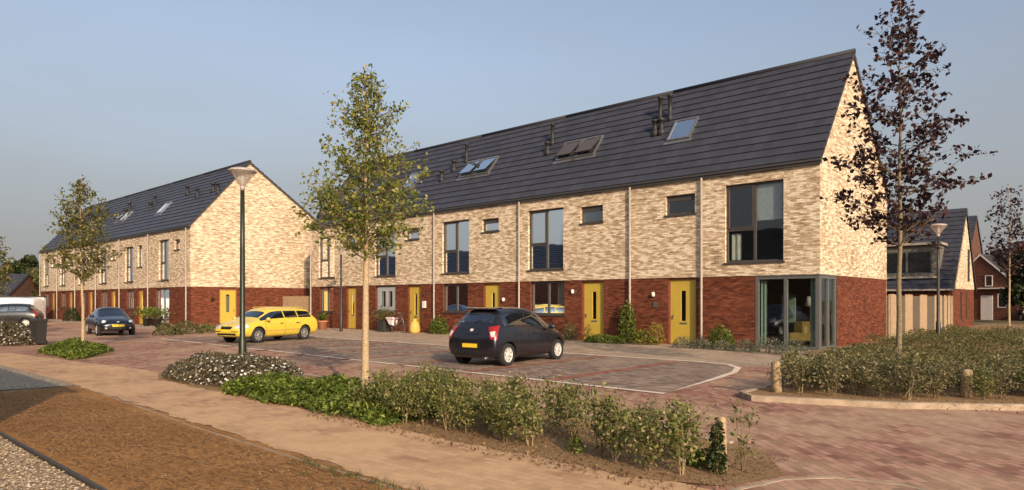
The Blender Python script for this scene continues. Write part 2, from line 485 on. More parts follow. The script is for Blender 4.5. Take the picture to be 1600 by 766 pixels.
def strip(name, pts, w, z, m, h=0.0, kind='structure', closed=False):
    """flat (or raised) band of width w along a polyline in t,u"""
    P = [W(t, u, 0) for t, u in pts]
    L = []
    for i, p in enumerate(P):
        a = P[max(i-1, 0)]; c = P[min(i+1, len(P)-1)]
        d = (c - a).normalized(); nrm = Vector((-d.y, d.x, 0))
        L.append((p + nrm*w/2, p - nrm*w/2))
    b = MB()
    for i in range(len(P)-1):
        l0, r0 = L[i]; l1, r1 = L[i+1]
        up = Vector((0,0,z+h)); dn = Vector((0,0,0))
        b.face([r0+up, r1+up, l1+up, l0+up])
        if h > 0:
            b.face([l0+dn, l0+up, l1+up, l1+dn]); b.face([r0+dn, r1+dn, r1+up, r0+up])
    if h > 0:
        for (l, r) in (L[0], L[-1]):
            b.face([l, r, r+Vector((0,0,z+h)), l+Vector((0,0,z+h))])
    o = b.build(name, MAT[m]); o['kind'] = kind
    return o
strip('bay_line', [(24.2,-11.75),(-1.43,-12.62),(-1.0,-9.6),(-.75,-8.2),(-.35,-7.1),(.2,-6.45),(1.2,-6.2),(11.25,-6.3),(24.6,-6.3)], .15, .0165, 'line_conc')
for k in range(9):
    t0 = 1.55 + 2.55*k
    strip('bay_divider', [(t0-.12,-12.42),(t0+.1,-6.42)], .32, .0175, 'red_strip')
sheet('mulch_verge', [(-14,-21.57),(7.78,-21.62),(7.9,-20.7),(7.7,-19.5),(-14,-19.95)], .012, 'mulch')
sheet('gravel_strip', [(7.9,-21.62),(40,-22.6),(40,-18.7),(7.8,-19.46)], .0115, 'gravel_grey')
sheet('gravel_yard', [(-14,-24.9),(61,-24.9),(61,-23.4),(40,-22.7),(8,-21.68),(-14,-21.64)], .0115, 'gravel_warm')
strip('steel_edging', [(-14,-21.6),(8,-21.65),(40,-22.65)], .035, .0, 'steel_edge', .045)
strip('path_edging', [(-14,-19.93),(-1.8,-19.80),(1.6,-19.76),(7.6,-19.42),(15,-19.3),(40,-18.7)], .04, .0, 'path_edge', .0125)
strip('mulch_edging', [(7.82,-21.6),(7.92,-20.7),(7.72,-19.5)], .04, .0, 'steel_edge', .03)
sheet('planting_soil', [(9.2,-17.4)] + jag((7.6,-17.95),(-4.2,-18.05),140,.07) + [(-5.0,-17.75),(-5.25,-17.0),(-4.6,-16.0),(-2,-15.75),(7.5,-15.3),(9.0,-15.9)], .0175, 'soil')
strip('planting_kerb', [(9.2,-17.3),(9.0,-15.9),(7.5,-15.25),(-2,-15.7),(-4.2,-15.9)], .09, .0, 'kerb_conc', .03)
sheet('island_soil', [(14.8,-17.5),(16.3,-16.1),(18.5,-15.7),(21.4,-15.7),(20.5,-17.2),(18.2,-17.8)], .0165, 'soil')
# right hand bed with a real kerb
KERB = [(-2.55,-9.6),(-2.62,-12.0),(-2.95,-12.36),(-4.95,-11.6),(-6.46,-10.5),(-7.7,-9.0),(-8.5,-6.5),(-8.6,-3.0),(-7.4,2.0),(-5.6,5.6),(-4.2,7.0),(-4.2,34)]
sheet('hedge_bed', KERB + [(0,34),(0.0,-1.4),(-.9,-3.2),(-1.9,-6.0)], .08, 'soil')
strip('hedge_kerb', KERB, .12, .0, 'kerb_conc', .10)
b = MB()
sheet('side_parking', [(-4.6,6.6),(-13,6.6),(-13,12),(-4.6,12)], .0125, 'bay_brick')
# darker paved corner with a pale arc, bottom right
ARC = [(-5.05,-18.6),(-5.12,-17.75),(-5.28,-17.15),(-5.62,-16.75),(-6.15,-16.62),(-6.9,-16.8),(-7.8,-17.6)]
sheet('corner_paving', ARC + [(-9,-21),(-5.0,-21)], .0125, 'road_brick')
strip('corner_kerb', ARC, .06, .0, 'kerb_conc', .018)

# ------------------------------------------------------------------ terraced house
ZB, ZE = 2.585, 6.47        # brick change, eaves
def clip_poly_gable(dep, ru, rh, rs):
    """(u,z) outline of the gable wall"""
    return [(0, ZE-.1), (ru, rh), (dep, rh - rs*(dep-ru))]

def window_parts(parent, y0, y1, z0, z1, x, style, frame='frame_dark', glass='glass', sill=True, name='window'):
    """window in the plane x; frame mesh with its pane, sill as children"""
    fb = MB(); w = .07; dp = .09
    fb.box(x, x+dp, y0, y0+w, z0, z1); fb.box(x, x+dp, y1-w, y1, z0, z1)
    fb.box(x, x+dp, y0+w, y1-w, z0, z0+w); fb.box(x, x+dp, y0+w, y1-w, z1-w, z1)
    ym = (y0+y1)/2
    if style in ('tall', 'pair', 'wide'):
        fb.box(x+.004, x+dp-.004, ym-.045, ym+.045, z0+w, z1-w)
    if style in ('tall', 'wide'):
        zt = z0 + (z1-z0)*.42
        fb.box(x+.006, x+dp-.006, ym+.045, y1-w, zt-.04, zt+.04)
        # casement frame of the opening light
        a0, a1 = ym+.045, y1-w
        fb.box(x-.012, x+.05, a0, a0+.05, zt+.04, z1-w); fb.box(x-.012, x+.05, a1-.05, a1, zt+.04, z1-w)
        fb.box(x-.012, x+.05, a0+.05, a1-.05, zt+.04, zt+.09); fb.box(x-.012, x+.05, a0+.05, a1-.05, z1-w-.05, z1-w)
    if style == 'single': fb.box(x-.004, x+dp-.004, y0+w, y1-w, z1-w-.15, z1-w)
    f = fb.build(name, MAT[frame], parent)
    pb = MB(); pb.face([(x+.05,y0+w*.5,z0+w*.5),(x+.05,y1-w*.5,z0+w*.5),(x+.05,y1-w*.5,z1-w*.5),(x+.05,y0+w*.5,z1-w*.5)])
    pb.build('pane', MAT[glass], f)
    if sill:
        sb = MB(); sb.box(x-.17, x-.003, y0-.05, y1+.05, z0-.065, z0-.003)
        sb.build('sill', MAT['sill'], f)
    return f

def curtain(parent, y0, y1, z0, z1, x, m):
    b = MB(); n = max(6, int((y1-y0)/.05))
    for i in range(n):
        a0 = y0 + (y1-y0)*i/n; a1 = y0 + (y1-y0)*(i+1)/n
        x0 = x + .03*math.sin(i*1.9); x1 = x + .03*math.sin((i+1)*1.9)
        b.face([(x0,a0,z0),(x1,a1,z0),(x1,a1,z1),(x0,a0,z1)])
    return b.build('curtain', MAT[m], parent)

def front_door(parent, y0, y1, z1, x, hinge=1):
    fb = MB(); w = .06
    fb.box(x-.02, x+.1, y0, y0+w, .02, z1); fb.box(x-.02, x+.1, y1-w, y1, .02, z1)
    fb.box(x-.02, x+.1, y0+w, y1-w, z1-w, z1)
    fr = fb.build('door_frame', MAT['frame_wood'], parent)
    a0, a1, b0, b1 = y0+w, y1-w, .04, z1-w
    ga, gb = (a0+a1)/2-.10, (a0+a1)/2+.10
    za, zb_ = .92, 2.08
    db = MB()
    db.wall(lambda a, z: (x+.02, a, z), a0, a1, b0, b1, [(ga, gb, za, zb_)], .05, (1,0,0))
    dr = db.build('door', MAT['door_yellow'], parent)
    gb_ = MB(); gb_.face([(x+.045,ga,za),(x+.045,gb,za),(x+.045,gb,zb_),(x+.045,ga,zb_)])
    gb_.build('glass_strip', MAT['glass'], dr)
    hb = MB()
    yy = a1-.1 if hinge > 0 else a0+.1
    hb.box(x-.03, x+.017, yy-.012, yy+.012, 1.0, 1.14); hb.box(x-.045, x-.03, yy-.012, yy+.012+.09*(-hinge), 1.1, 1.125)
    hb.build('handle', MAT['metal_grey'], dr)
    lb = MB(); lb.box(x+.008, x+.018, (a0+a1)/2-.15, (a0+a1)/2+.15, .80, .86)
    lb.build('letter_slot', MAT['metal_grey'], dr)
    sb = MB(); sb.box(x-.14, x+.1, y0, y1, .0, .018)
    sb.build('threshold', MAT['sill'], parent)

def roof_pt(u, dep, ru, rh):
    return ZE + .03 + (rh - ZE - .03) * u / ru

def make_house(label, group, t0, u0, w, rz=RZ, dep=8.25, ru=3.55, rh=10.93, rs=1.0, tall=None, ground=None,
               small=None, door=None, wide=None, corner=False, full=None, gable_lo=False, gable_hi=False,
               gdoor=None, rooflights=(), vents=(), pipe=True, pipe0=None, name='terraced_house', shut=False,
               simple=False, tallsmall=None, blue=False, cur=0):
    H = thing(name, label, 'house', W(t0, u0, 0), rz, group)
    up = []; lo = []
    for h in (tall, small, wide, tallsmall):
        if h: up.append(h)
    for h in (ground, door, full):
        if h: lo.append(h)
    yl0 = 2.22 if corner else 0.0
    # upper wall
    b = MB(); RV = .14
    b.wall(lambda a, z: (0, a, z), 0, w, ZB, ZE, up, RV, (1,0,0))
    # soffit where the upper wall stands proud of the lower
    b.face([(0,yl0,ZB),(.03,yl0,ZB),(.03,w,ZB),(0,w,ZB)])
    gpoly = clip_poly_gable(dep, ru, rh-.08, rs)
    def gable(y, b):
        pts = [(0,ZB)] + gpoly + [(dep,ZB)]
        b.face([(p[0], y, p[1]) for p in pts], uv=[(p[0]+.13, p[1]) for p in pts])
    if gable_lo: gable(0.0, b)
    if gable_hi: gable(w, b)
    b.build('upper_wall', MAT['brick_cream'], H)
    b = MB(); b.face([(dep,0,0),(dep,w,0),(dep,w,gpoly[-1][1]),(dep,0,gpoly[-1][1])]); b.build('rear_wall', MAT['brick_cream'], H)
    # lower wall
    b = MB()
    b.wall(lambda a, z: (.025, a, z), yl0, w, 0, ZB-.002, lo, RV, (1,0,0))
    g0 = 1.80 if corner else .025
    if corner:
        b.face([(.025,yl0,0),(.16,yl0,0),(.16,yl0,ZB),(.025,yl0,ZB)])
    if corner: b.build('lower_wall', MAT['brick_red'], H); b = MB()
    if gable_lo:
        gh = [gdoor] if gdoor else []
        b.wall(lambda a, z: (a, .02, z), g0, dep, 0, ZB-.002, gh, .14, (0,1,0))
    if gable_hi:
        b.wall(lambda a, z: (a, w-.02, z), .025, dep, 0, ZB-.002)
    b.build('side_wall' if corner else 'lower_wall', MAT['brick_red'], H)
    # rooms behind the openings
    b = MB(); zt = 6.3
    b.box(.2, 4.6, .32 if gdoor else .05, .38 if gdoor else .12, .02, zt) if not corner else b.box(2.0, 4.6, .05, .12, .02, zt)
    if corner: b.box(.25, 2.0, .16, .2, 2.75, zt)
    b.box(.2, 4.6, w-.12, w-.05, .02, zt)
    b.box(4.5, 4.6, .12, w-.12, .02, zt)
    b.box(.17, 4.5, .12, w-.12, 2.62, 2.8); b.box(.17, 4.5, .12, w-.12, zt, zt+.08)
    b.build('room', MAT['plaster'], H)
    b = MB(); b.box(.17, 4.5, .12, w-.12, .021, .04); b.build('room_floor', MAT['floor_in'], H)
    # windows
    xw, xg = RV-.02, RV
    if tall:
        f = window_parts(H, *tall, xw, 'tall')
        y0, y1, z0, z1 = tall
        if blue: curtain(f, y0+.1, (y0+y1)/2-.05, z0+.1, z1-.1, xw+.14, 'curtain_blue')
        elif cur % 3 == 0: curtain(f, y0+.08, y0+.4, z0+.1, z1-.08, xw+.16, 'curtain')
        else: curtain(f, y1-.55, y1-.08, z0+.1, z1-.08, xw+.16, 'blind')
    if wide:
        f = window_parts(H, *wide, xw, 'wide')
        y0, y1, z0, z1 = wide
        bb = MB(); bb.box(xw+.1, xw+.11, y0+.09, (y0+y1)/2-.05, z1-1.35, z1-.08); bb.build('blind', MAT['blind'], f)
        curtain(f, y1-.5, y1-.1, z0+.1, z0+1.05, xw+.16, 'curtain')
    if small: window_parts(H, *small, xw, 'single')
    if tallsmall: window_parts(H, *tallsmall, xw, 'single')
    if ground:
        f = window_parts(H, *ground, xg, 'pair', frame='frame_grey' if shut else 'frame_dark')
        y0, y1, z0, z1 = ground
        if shut:
            sb = MB(); ym = (y0+y1)/2
            sb.wall(lambda a, z: (xg-.01, a, z), y0+.07, y1-.07, z0+.07, z1-.07,
                    [(ym+.12, ym+.5, z0+.28, z1-.3), (ym-.5, ym-.12, z0+.28, z1-.3)], .02, (1,0,0))
            sb.build('shutter', MAT['shutter'], f)
        else:
            curtain(f, y0+.08, y0+.8, z0+.1, z1-.08, xg+.16, 'curtain')
            if cur % 2: curtain(f, y1-.45, y1-.08, z0+.1, z1-.08, xg+.16, 'curtain')
    if full:
        f = window_parts(H, *full, xg, 'pair', frame='frame_grey', sill=False)
        curtain(f, full[0]+.1, full[0]+.5, full[2]+.1, full[3]-.1, xg+.16, 'curtain')
    if door: front_door(H, door[0], door[1], door[3], RV)
    if gdoor:
        # side door in the gable: built in x, then turned
        b = MB(); x0, x1, z0, z1 = gdoor
        b.box(x0, x0+.06, .05, .15, .02, z1); b.box(x1-.06, x1, .05, .15, .02, z1); b.box(x0+.06, x1-.06, .05, .15, z1-.06, z1)
        b.build('door_frame', MAT['frame_wood'], H)
        m_ = (x0+x1)/2
        b = MB(); b.wall(lambda a, z: (a, .09, z), x0+.06, x1-.06, .03, z1-.06, [(m_-.11, m_+.11, .95, 2.1)], .05, (0,1,0))
        dr = b.build('door', MAT['door_yellow'], H)
        b = MB(); b.face([(m_-.11,.115,.95),(m_+.11,.115,.95),(m_+.11,.115,2.1),(m_-.11,.115,2.1)]); b.build('glass_strip', MAT['glass'], dr)
        b = MB(); b.box(x1-.2, x1-.18, .03, .088, 1.0, 1.14); b.build('handle', MAT['metal_grey'], dr)
    if corner:
        fb = MB()
        Z0, Z1 = .06, 2.55
        for (y0, y1) in ((2.08,2.2),(1.08,1.2),(.03,.15)):
            fb.box(.03, .14, y0, y1, Z0, Z1)
        fb.box(.032, .138, .15, 1.08, Z0, Z0+.09); fb.box(.032, .138, 1.2, 2.08, Z0, Z0+.09)
        fb.box(.032, .138, .15, 1.08, Z1-.1, Z1); fb.box(.032, .138, 1.2, 2.08, Z1-.1, Z1)
        for (x0, x1) in ((.145,.26),(.9,1.0),(1.66,1.79)):
            fb.box(x0, x1, .03, .14, Z0, Z1)
        for (x0, x1) in ((.26,.9),(1.0,1.66)):
            fb.box(x0, x1, .032, .138, Z0, Z0+.09); fb.box(x0, x1, .032, .138, Z1-.1, Z1)
        fb.box(.01, .145, .01, 2.2, -.0, Z0-.002); fb.box(.145, 1.79, .01, .14, 0, Z0-.002)
        fb.box(.012, .14, .012, 2.2, Z1+.002, ZB-.002); fb.box(.14, 1.79, .012, .14, Z1+.002, ZB-.002)
        f = fb.build('corner_window', MAT['frame_grey'], H)
        for (p) in (((.085,.1,Z0),(.085,2.12,Z0),(.085,2.12,Z1),(.085,.1,Z1)), ((.2,.085,Z0),(1.7,.085,Z0),(1.7,.085,Z1),(.2,.085,Z1))):
            pb = MB(); pb.face(p); pb.build('pane', MAT['glass'], f)
        curtain(f, 1.85, 2.06, Z0+.02, Z1-.1, .22, 'curtain_green'); curtain(f, .12, .36, Z0+.02, Z1-.1, .22, 'curtain_green')
        cb = MB()
        for i in range(8):
            a0, a1 = 1.35+.04*i, 1.39+.04*i
            cb.face([(a0,.22+.02*(i%2),Z0),(a1,.22+.02*((i+1)%2),Z0),(a1,.22+.02*((i+1)%2),Z1-.1),(a0,.22+.02*(i%2),Z1-.1)])
        cb.build('curtain', MAT['curtain_green'], f)
        # furniture seen through the corner glass
        b = MB(); b.box(.9, 1.7, .5, 1.4, .3, .55); b.box(1.55, 1.75, .5, 1.4, .551, .95); b.build('armchair', MAT['bag_yellow'], H)
        b = MB(); b.box(1.9, 2.0, 1.5, 2.0, .9, 1.9); b.build('cabinet', MAT['curtain_green'], H)
        b = MB(); b.lathe([(.02,.05),(.02,1.5),(.18,1.5),(.12,1.85)], 12, (1.3,.75,0)); b.build('floor_lamp', MAT['white_paint'], H)
    # roof: stepped courses
    b = MB()
    oy0 = -.07 if gable_lo else 0.0; oy1 = w+.07 if gable_hi else w
    def slope(xa, za, xb, zb_):
        Ls = math.hypot(xb-xa, zb_-za); n = int(round(Ls/.40)); dx, dz = (xb-xa)/Ls, (zb_-za)/Ls
        nx, nz = (-dz, dx) if xb > xa else (dz, -dx)
        st = Ls/n
        for i in range(n):
            s0, s1 = i*st, (i+1)*st
            lx, lz = xa+dx*s0+nx*.042, za+dz*s0+nz*.042
            hx, hz = xa+dx*s1+nx*.004, za+dz*s1+nz*.004
            bx, bz = xa+dx*s0+nx*.002, za+dz*s0+nz*.002
            off = 0 if i % 2 else .165
            b.face([(lx,oy0,lz),(hx,oy0,hz),(hx,oy1,hz),(lx,oy1,lz)] if xb > xa else [(lx,oy0,lz),(lx,oy1,lz),(hx,oy1,hz),(hx,oy0,hz)],
                   uv=[(oy0+t0, i*.4+.002),(oy0+t0, i*.4+.398),(oy1+t0, i*.4+.398),(oy1+t0, i*.4+.002)] if xb > xa else [(oy0+t0, i*.4+.002),(oy1+t0, i*.4+.002),(oy1+t0, i*.4+.398),(oy0+t0, i*.4+.398)])
            b.face([(bx,oy0,bz),(lx,oy0,lz),(lx,oy1,lz),(bx,oy1,bz)], uv=[(oy0,.2)]*4)
            for yy in (oy0, oy1):
                b.face([(bx,yy,bz),(hx,yy,hz),(lx,yy,lz)], uv=[(0,.2)]*3)
    slope(-.10, ZE-.04, ru, rh); zr = rh - rs*(dep+.1-ru); slope(dep+.1, zr, ru, rh)
    rf = b.build('roof', MAT['roof_tile'], H)
    rb = MB(); rb.tube([(ru, oy0-.02, rh+.0), (ru, oy1+(.02 if gable_hi else 0), rh+.0)], .10, 10); rb.build('ridge_cap', MAT['ridge'], rf)
    vb = MB()
    for g, yy in ((gable_lo, -.045), (gable_hi, w+.045)):
        if not g: continue
        for (xa, za, xb, zb_) in ((-.1, ZE-.06, ru, rh-.02), (dep+.1, zr-.02, ru, rh-.02)):
            vb.face([(xa,yy-.03,za),(xb,yy-.03,zb_),(xb,yy-.03,zb_-.13),(xa,yy-.03,za-.13)])
            vb.face([(xa,yy+.03,za),(xb,yy+.03,zb_),(xb,yy+.03,zb_-.13),(xa,yy+.03,za-.13)])
            vb.face([(xa,yy-.03,za-.13),(xb,yy-.03,zb_-.13),(xb,yy+.03,zb_-.13),(xa,yy+.03,za-.13)])
    if vb.f: vb.build('verge_board', MAT['gutter'], rf)
    # gutter, pipes
    b = MB(); b.box(-.16, -.003, oy0, oy1, ZE-.13, ZE-.05); b.box(-.11, -.004, oy0, oy1, ZE-.22, ZE-.132)
    b.build('gutter', MAT['gutter'], H)
    pp = []
    if pipe: pp.append(w-.04)
    if pipe0 is not None: pp.append(pipe0)
    for yy in pp:
        b = MB(); b.tube([(-.10, yy, ZE-.2), (-.10, yy, .1), (-.10, yy, .02)], .042, 10)
        for zc in (.9, 2.2, 3.9, 5.4): b.box(-.10, .0, yy-.02, yy+.02, zc, zc+.03)
        b.build('downpipe', MAT['pipe_light'], H)
    # rooflights and vents
    sdx, sdz = ru, rh-ZE+.04; Ls = math.hypot(sdx, sdz); sx, sz = sdx/Ls, sdz/Ls
    def on(u, off, y): # point above roof plane
        s = (u+.1)/sx if False else u/sx
        zz = ZE-.04 + (u+.1)*(rh-ZE+.04)/(ru+.1)
        return Vector((u - sz*off, y, zz + sx*off))
    for (y0, y1, u0_, u1_, opened) in rooflights:
        fb = MB()
        def bar(ya, yb, ua, ub, h0=.02, h1=.11):
            p = [on(ua,h1,ya), on(ua,h1,yb), on(ub,h1,yb), on(ub,h1,ya)]; q = [on(ua,h0,ya), on(ua,h0,yb), on(ub,h0,yb), on(ub,h0,ya)]
            fb.face(p)
            for k in range(4): fb.face([p[k], q[k], q[(k+1)%4], p[(k+1)%4]])
        w_ = .07; du = .05
        bar(y0, y0+w_, u0_, u1_); bar(y1-w_, y1, u0_, u1_); bar(y0+w_, y1-w_, u0_, u0_+du); bar(y0+w_, y1-w_, u1_-du, u1_)
        bar(y0-.10, y1+.10, u0_-.12, u0_-.01, .02, .055)
        f = fb.build('rooflight', MAT['vent_metal'], rf)
        pb = MB()
        lift = .22 if opened else 0
        pb.face([on(u0_+du,.08+lift,y0+w_), on(u0_+du,.08+lift,y1-w_), on(u1_-du,.08,y1-w_), on(u1_-du,.08,y0+w_)])
        pb.build('pane', MAT['blind_dark' if opened == 'dark' else 'glass_sky'], f)
        if opened:
            b2 = MB()
            for (ya, yb) in ((y0+w_, y0+w_+.05), (y1-w_-.05, y1-w_)):
                b2.face([on(u0_+du,.085+lift,ya), on(u0_+du,.085+lift,yb), on(u1_-du,.085,yb), on(u1_-du,.085,ya)])
            b2.face([on(u0_+du,.085+lift,y0+w_), on(u0_+du,.085+lift,y1-w_), on(u0_+du,.03+lift,y1-w_), on(u0_+du,.03+lift,y0+w_)])
            b2.build('sash', MAT['frame_dark'], f)
    for (y, u, h, r) in vents:
        b = MB(); p = on(u, 0, y)
        b.lathe([(r*1.9,-.15),(r*1.5,.10),(r,.14),(r,h),(r*1.5,h+.01),(r*1.5,h+.10),(r*.4,h+.13)], 12, (p.x, p.y, p.z))
        b.build('vent_pipe', MAT['vent'], rf)
    return H

def wall_item(parent, kind, x, y, z):
    b = MB()
    if kind == 'wall_lamp':
        b.lathe([(.05,-.09),(.065,-.05),(.065,.06),(.03,.09)], 12, (x-.07, y, z)); b.box(x-.02, x-.001, y-.04, y+.04, z-.05, z+.05)
        return b.build('wall_lamp', MAT['white_paint'], parent)
    if kind == 'number_plate':
        b.box(x-.02, x-.001, y-.08, y+.08, z-.1, z+.1); return b.build('number_plaque', MAT['metal_grey'], parent)
    if kind == 'letterbox':
        b.box(x-.1, x-.001, y-.11, y+.11, z-.18, z+.18); return b.build('letterbox', MAT['white_paint'], parent)
    b.box(x-.03, x-.001, y-.03, y+.03, z-.05, z+.05); return b.build('doorbell', MAT['metal_grey'], parent)

GM = 'terraced houses of the right-hand row'
h1 = make_house('end terraced house with glass corner room and big square upstairs window', GM, 0, 0, 7.36,
    wide=(1.2,3.32,3.08,5.9), small=(4.51,5.75,5.01,5.76), door=(4.48,5.67,0,2.56), corner=True, gable_lo=True, pipe0=4.2,
    rooflights=[(5.4,6.45,1.32,2.12,False)], vents=[(7.75-.4,2.35,.92,.08),(7.28,1.8,.48,.10),(6.88,2.35,.92,.08),(6.98,1.8,.48,.10)], cur=0)
h2 = make_house('terraced house with two dark rooflights side by side and climbing plant near its door', GM, 7.36, 0, 6.0,
    tall=(3.44,5.49,3.1,5.81), small=(1.34,2.5,5.01,5.72), door=(1.32,2.46,0,2.53), ground=(3.40,5.37,1.08,2.57),
    rooflights=[(2.72,3.78,1.32,2.12,'dark'),(3.84,4.9,1.32,2.12,'dark')], vents=[(5.9,2.3,.85,.08),(5.85,1.85,.42,.10)], cur=1)
h3 = make_house('terraced house with light blue curtain upstairs and two pale rooflights', GM, 13.36, 0, 5.95,
    tall=(3.38,5.37,3.1,5.76), small=(1.34,2.46,5.04,5.67), door=(1.3,2.4,0,2.53), ground=(3.5,5.33,1.12,2.55), blue=True,
    rooflights=[(3.28,4.36,1.32,2.12,True),(4.42,5.5,1.32,2.12,True)], vents=[(5.9,2.25,.85,.08)], cur=3)
h4 = make_house('terraced house with grey shutters at the ground floor window and bicycle at its door', GM, 19.31, 0, 5.92,
    tall=(3.3,5.2,3.1,5.7), small=(1.28,2.4,5.01,5.62), door=(1.2,2.26,0,2.53), ground=(3.3,5.18,1.08,2.54), shut=True,
    rooflights=[(3.3,4.3,1.3,2.1,False)], vents=[(1.1,1.45,.42,.10),(.6,1.9,.42,.10),(5.85,2.25,.85,.08)], cur=2)
h5 = make_house('end terraced house with terracotta plant pot outside, half hidden by the front tree', GM, 25.23, 0, 5.97,
    tall=(3.37,5.16,3.12,5.7), small=(1.2,2.3,5.01,5.62), door=(1.15,2.15,0,2.53), ground=(3.55,5.1,1.0,2.54), gable_hi=True,
    rooflights=[(3.3,4.3,1.3,2.1,False)], vents=[(5.0,2.2,.85,.08)], cur=0)
wall_item(h1, 'wall_lamp', .02, 6.28, 1.95); wall_item(h1, 'number_plate', .02, 6.22, 1.55); wall_item(h1, 'doorbell', .02, 4.4, 2.2)
wall_item(h2, 'doorbell', .02, 2.75, 2.1); wall_item(h3, 'wall_lamp', .02, 1.0, 1.75); wall_item(h4, 'letterbox', .02, .82, 1.5)
wall_item(h2, 'wall_lamp', .02, 2.9, 2.1); wall_item(h4, 'doorbell', .02, .86, 2.05)

GL = 'terraced houses of the left-hand row'
UL = -5.73
LT = [35.77, 42.54, 48.17, 53.55, 58.91, 64.2, 69.8]
LL = ['end terraced house of the left row with yellow side door in its sunlit gable',
      'second house from the sunlit gable in the left row, with narrow upright bathroom window',
      'third house from the sunlit gable in the left row, under a single slanted rooflight',
      'fourth house from the sunlit gable in the left row, behind the black parked car',
      'fifth house from the sunlit gable in the left row, behind the small street tree crown',
      'farthest house of the left row, at its left end beside the dark woodland']
LK = dict(dep=9.6, ru=3.85, rh=10.95, rs=.69)
lh = []
lh.append(make_house(LL[0], GL, LT[0], UL, LT[1]-LT[0], gable_lo=True, pipe0=.42, small=(1.58,2.43,4.99,5.65), tall=(3.38,5.05,3.06,5.75),
    full=(3.35,5.6,.12,2.5), gdoor=(1.84,3.0,0,2.45), vents=[(.35,1.9,.5,.09),(1.5,2.1,.42,.10),(6.3,2.4,.48,.10),(3.7,2.0,.42,.10)], cur=1, **LK))
for i in range(1, 6):
    w = LT[i+1]-LT[i]
    kw = dict(door=(1.2,2.15,0,2.5), tall=(3.0,4.65,3.06,5.62), ground=(3.0,4.4,1.1,2.45))
    if i == 1: kw['tallsmall'] = (1.28,2.13,4.08,5.62)
    else: kw['small'] = (1.0,2.0,4.8,5.55)
    rl = {1: [(.95,1.95,1.2,1.95,False)], 2: [(3.1,4.1,1.3,1.95,False),(4.2,5.1,1.3,1.95,True)], 4: [(1.5,2.5,1.3,2.0,False)]}.get(i, [])
    lh.append(make_house(LL[i], GL, LT[i], UL, w, rooflights=rl, vents=[(w-.35,2.3,.48,.10),(w-.9,1.8,.4,.10)], gable_hi=(i==5), cur=i, **kw, **LK))
b = MB(); b.lathe([(.09,0),(.09,.14),(.03,.16)], 12, (1.35, -.10, 1.75)); b.build('wall_lamp', MAT['black_trim'], lh[0])

# ------------------------------------------------------------------ row across the street (behind the camera; its shadow falls on the verge)
# ------------------------------------------------------------------ leaves and plants
def leaf_quads(b, pts, size, rng, up=.3, mi=0, asp=.55):
    for p in pts:
        s = size * rng.uniform(.6, 1.3)
        a = Vector((rng.gauss(0,1), rng.gauss(0,1), rng.gauss(0,1))).normalized()
        n = Vector((rng.gauss(0,1), rng.gauss(0,1), rng.gauss(0,1)+up*2)).normalized()
        c = a.cross(n)
        if c.length < .05: continue
        c.normalize(); n = c.cross(a)
        p = Vector(p)
        i = len(b.v)
        b.v.extend([tuple(p - a*s*.5), tuple(p + c*s*asp*.5 + n*s*.12), tuple(p + a*s*.5), tuple(p - c*s*asp*.5 + n*s*.12)])
        b.f.append((i, i+1, i+2, i+3)); b.uv.append([(0,0),(1,0),(1,1),(0,1)]); b.mi.append(mi); b.sm.append(False)

def interp(prof, z):
    if z <= prof[0][0]: return prof[0][1]
    for (a, ra), (c, rc) in zip(prof, prof[1:]):
        if z <= c: return ra + (rc-ra)*(z-a)/(c-a)
    return prof[-1][1]

def make_tree(name, label, loc, H, r0, prof, nb, nl, ls, leaf, bark, seed, rise=.7, spread=.10, extra=(), group=None, cat='tree', ntw=3, stem_r=.012, wob=.03):
    rng = random.Random(seed)
    T = thing(name, label, cat, loc, rng.uniform(0, .01), group)
    zc0 = prof[0][0]
    tr = []; rad = []
    px = py = 0
    for i in range(13):
        z = H*i/12
        if i: px += rng.uniform(-1,1)*wob; py += rng.uniform(-1,1)*wob
        tr.append(Vector((px*min(1, i/3), py*min(1, i/3), z))); rad.append(max(.006, r0*(1-.88*(z/H)**.9)))
    tr[0] = Vector((0,0,-.03)); rad[0] = r0*1.25
    def trunk_at(z):
        k = min(11.999, max(0, z/H*12)); i = int(k); return tr[i].lerp(tr[i+1], k-i)
    b = MB(); b.tube(tr, rad, 10); b.build('trunk', MAT[bark], T)
    bb = MB(); lb = MB(); pts = []
    specs = []
    for i in range(nb):
        z = zc0 + (H*.97-zc0)*((i+rng.random()*.8)/nb)
        az = i*2.39996 + rng.uniform(-.4,.4)
        rr = interp(prof, z)*rng.uniform(.55, 1.22)
        specs.append((z, az, rr, rise*rng.uniform(.6,1.4)))
    for e in extra: specs.append(e)
    for (z, az, rr, ri) in specs:
        zs = max(zc0*.92, z - rr*ri*.8)
        p0 = trunk_at(zs); dirh = Vector((math.cos(az), math.sin(az), 0))
        p1 = p0 + dirh*rr*.5 + Vector((0,0,rr*ri*.35)); p2 = p0 + dirh*rr + Vector((0,0,rr*ri))
        bb.tube([p0, p1, p2], [stem_r, stem_r*.65, .003], 5, cap=False)
        tips = [(p0.lerp(p1,.5), p2)]
        for k in range(ntw):
            f = rng.uniform(.3,.95)
            q0 = p0.lerp(p1, f*2) if f < .5 else p1.lerp(p2, f*2-1)
            q1 = q0 + Vector((rng.gauss(0,1), rng.gauss(0,1), rng.gauss(.3,.6)))*(.06+rr*.16)
            bb.tube([q0, q1], [stem_r*.4, .002], 4, cap=False)
            tips.append((q0, q1))
        per = max(3, int(nl*(.10+rr)/len(tips)))
        for (q0, q1) in tips:
            for k in range(per):
                f = .25+.75*rng.random()**.6
                q = q0.lerp(q1, f)
                pts.append(q + Vector((rng.gauss(0,spread), rng.gauss(0,spread), rng.gauss(0,spread))))
    leaf_quads(lb, pts, ls, rng, asp=.7)
    bb.build('branch', MAT['twig'], T); lb.build('crown', MAT[leaf], T)
    return T

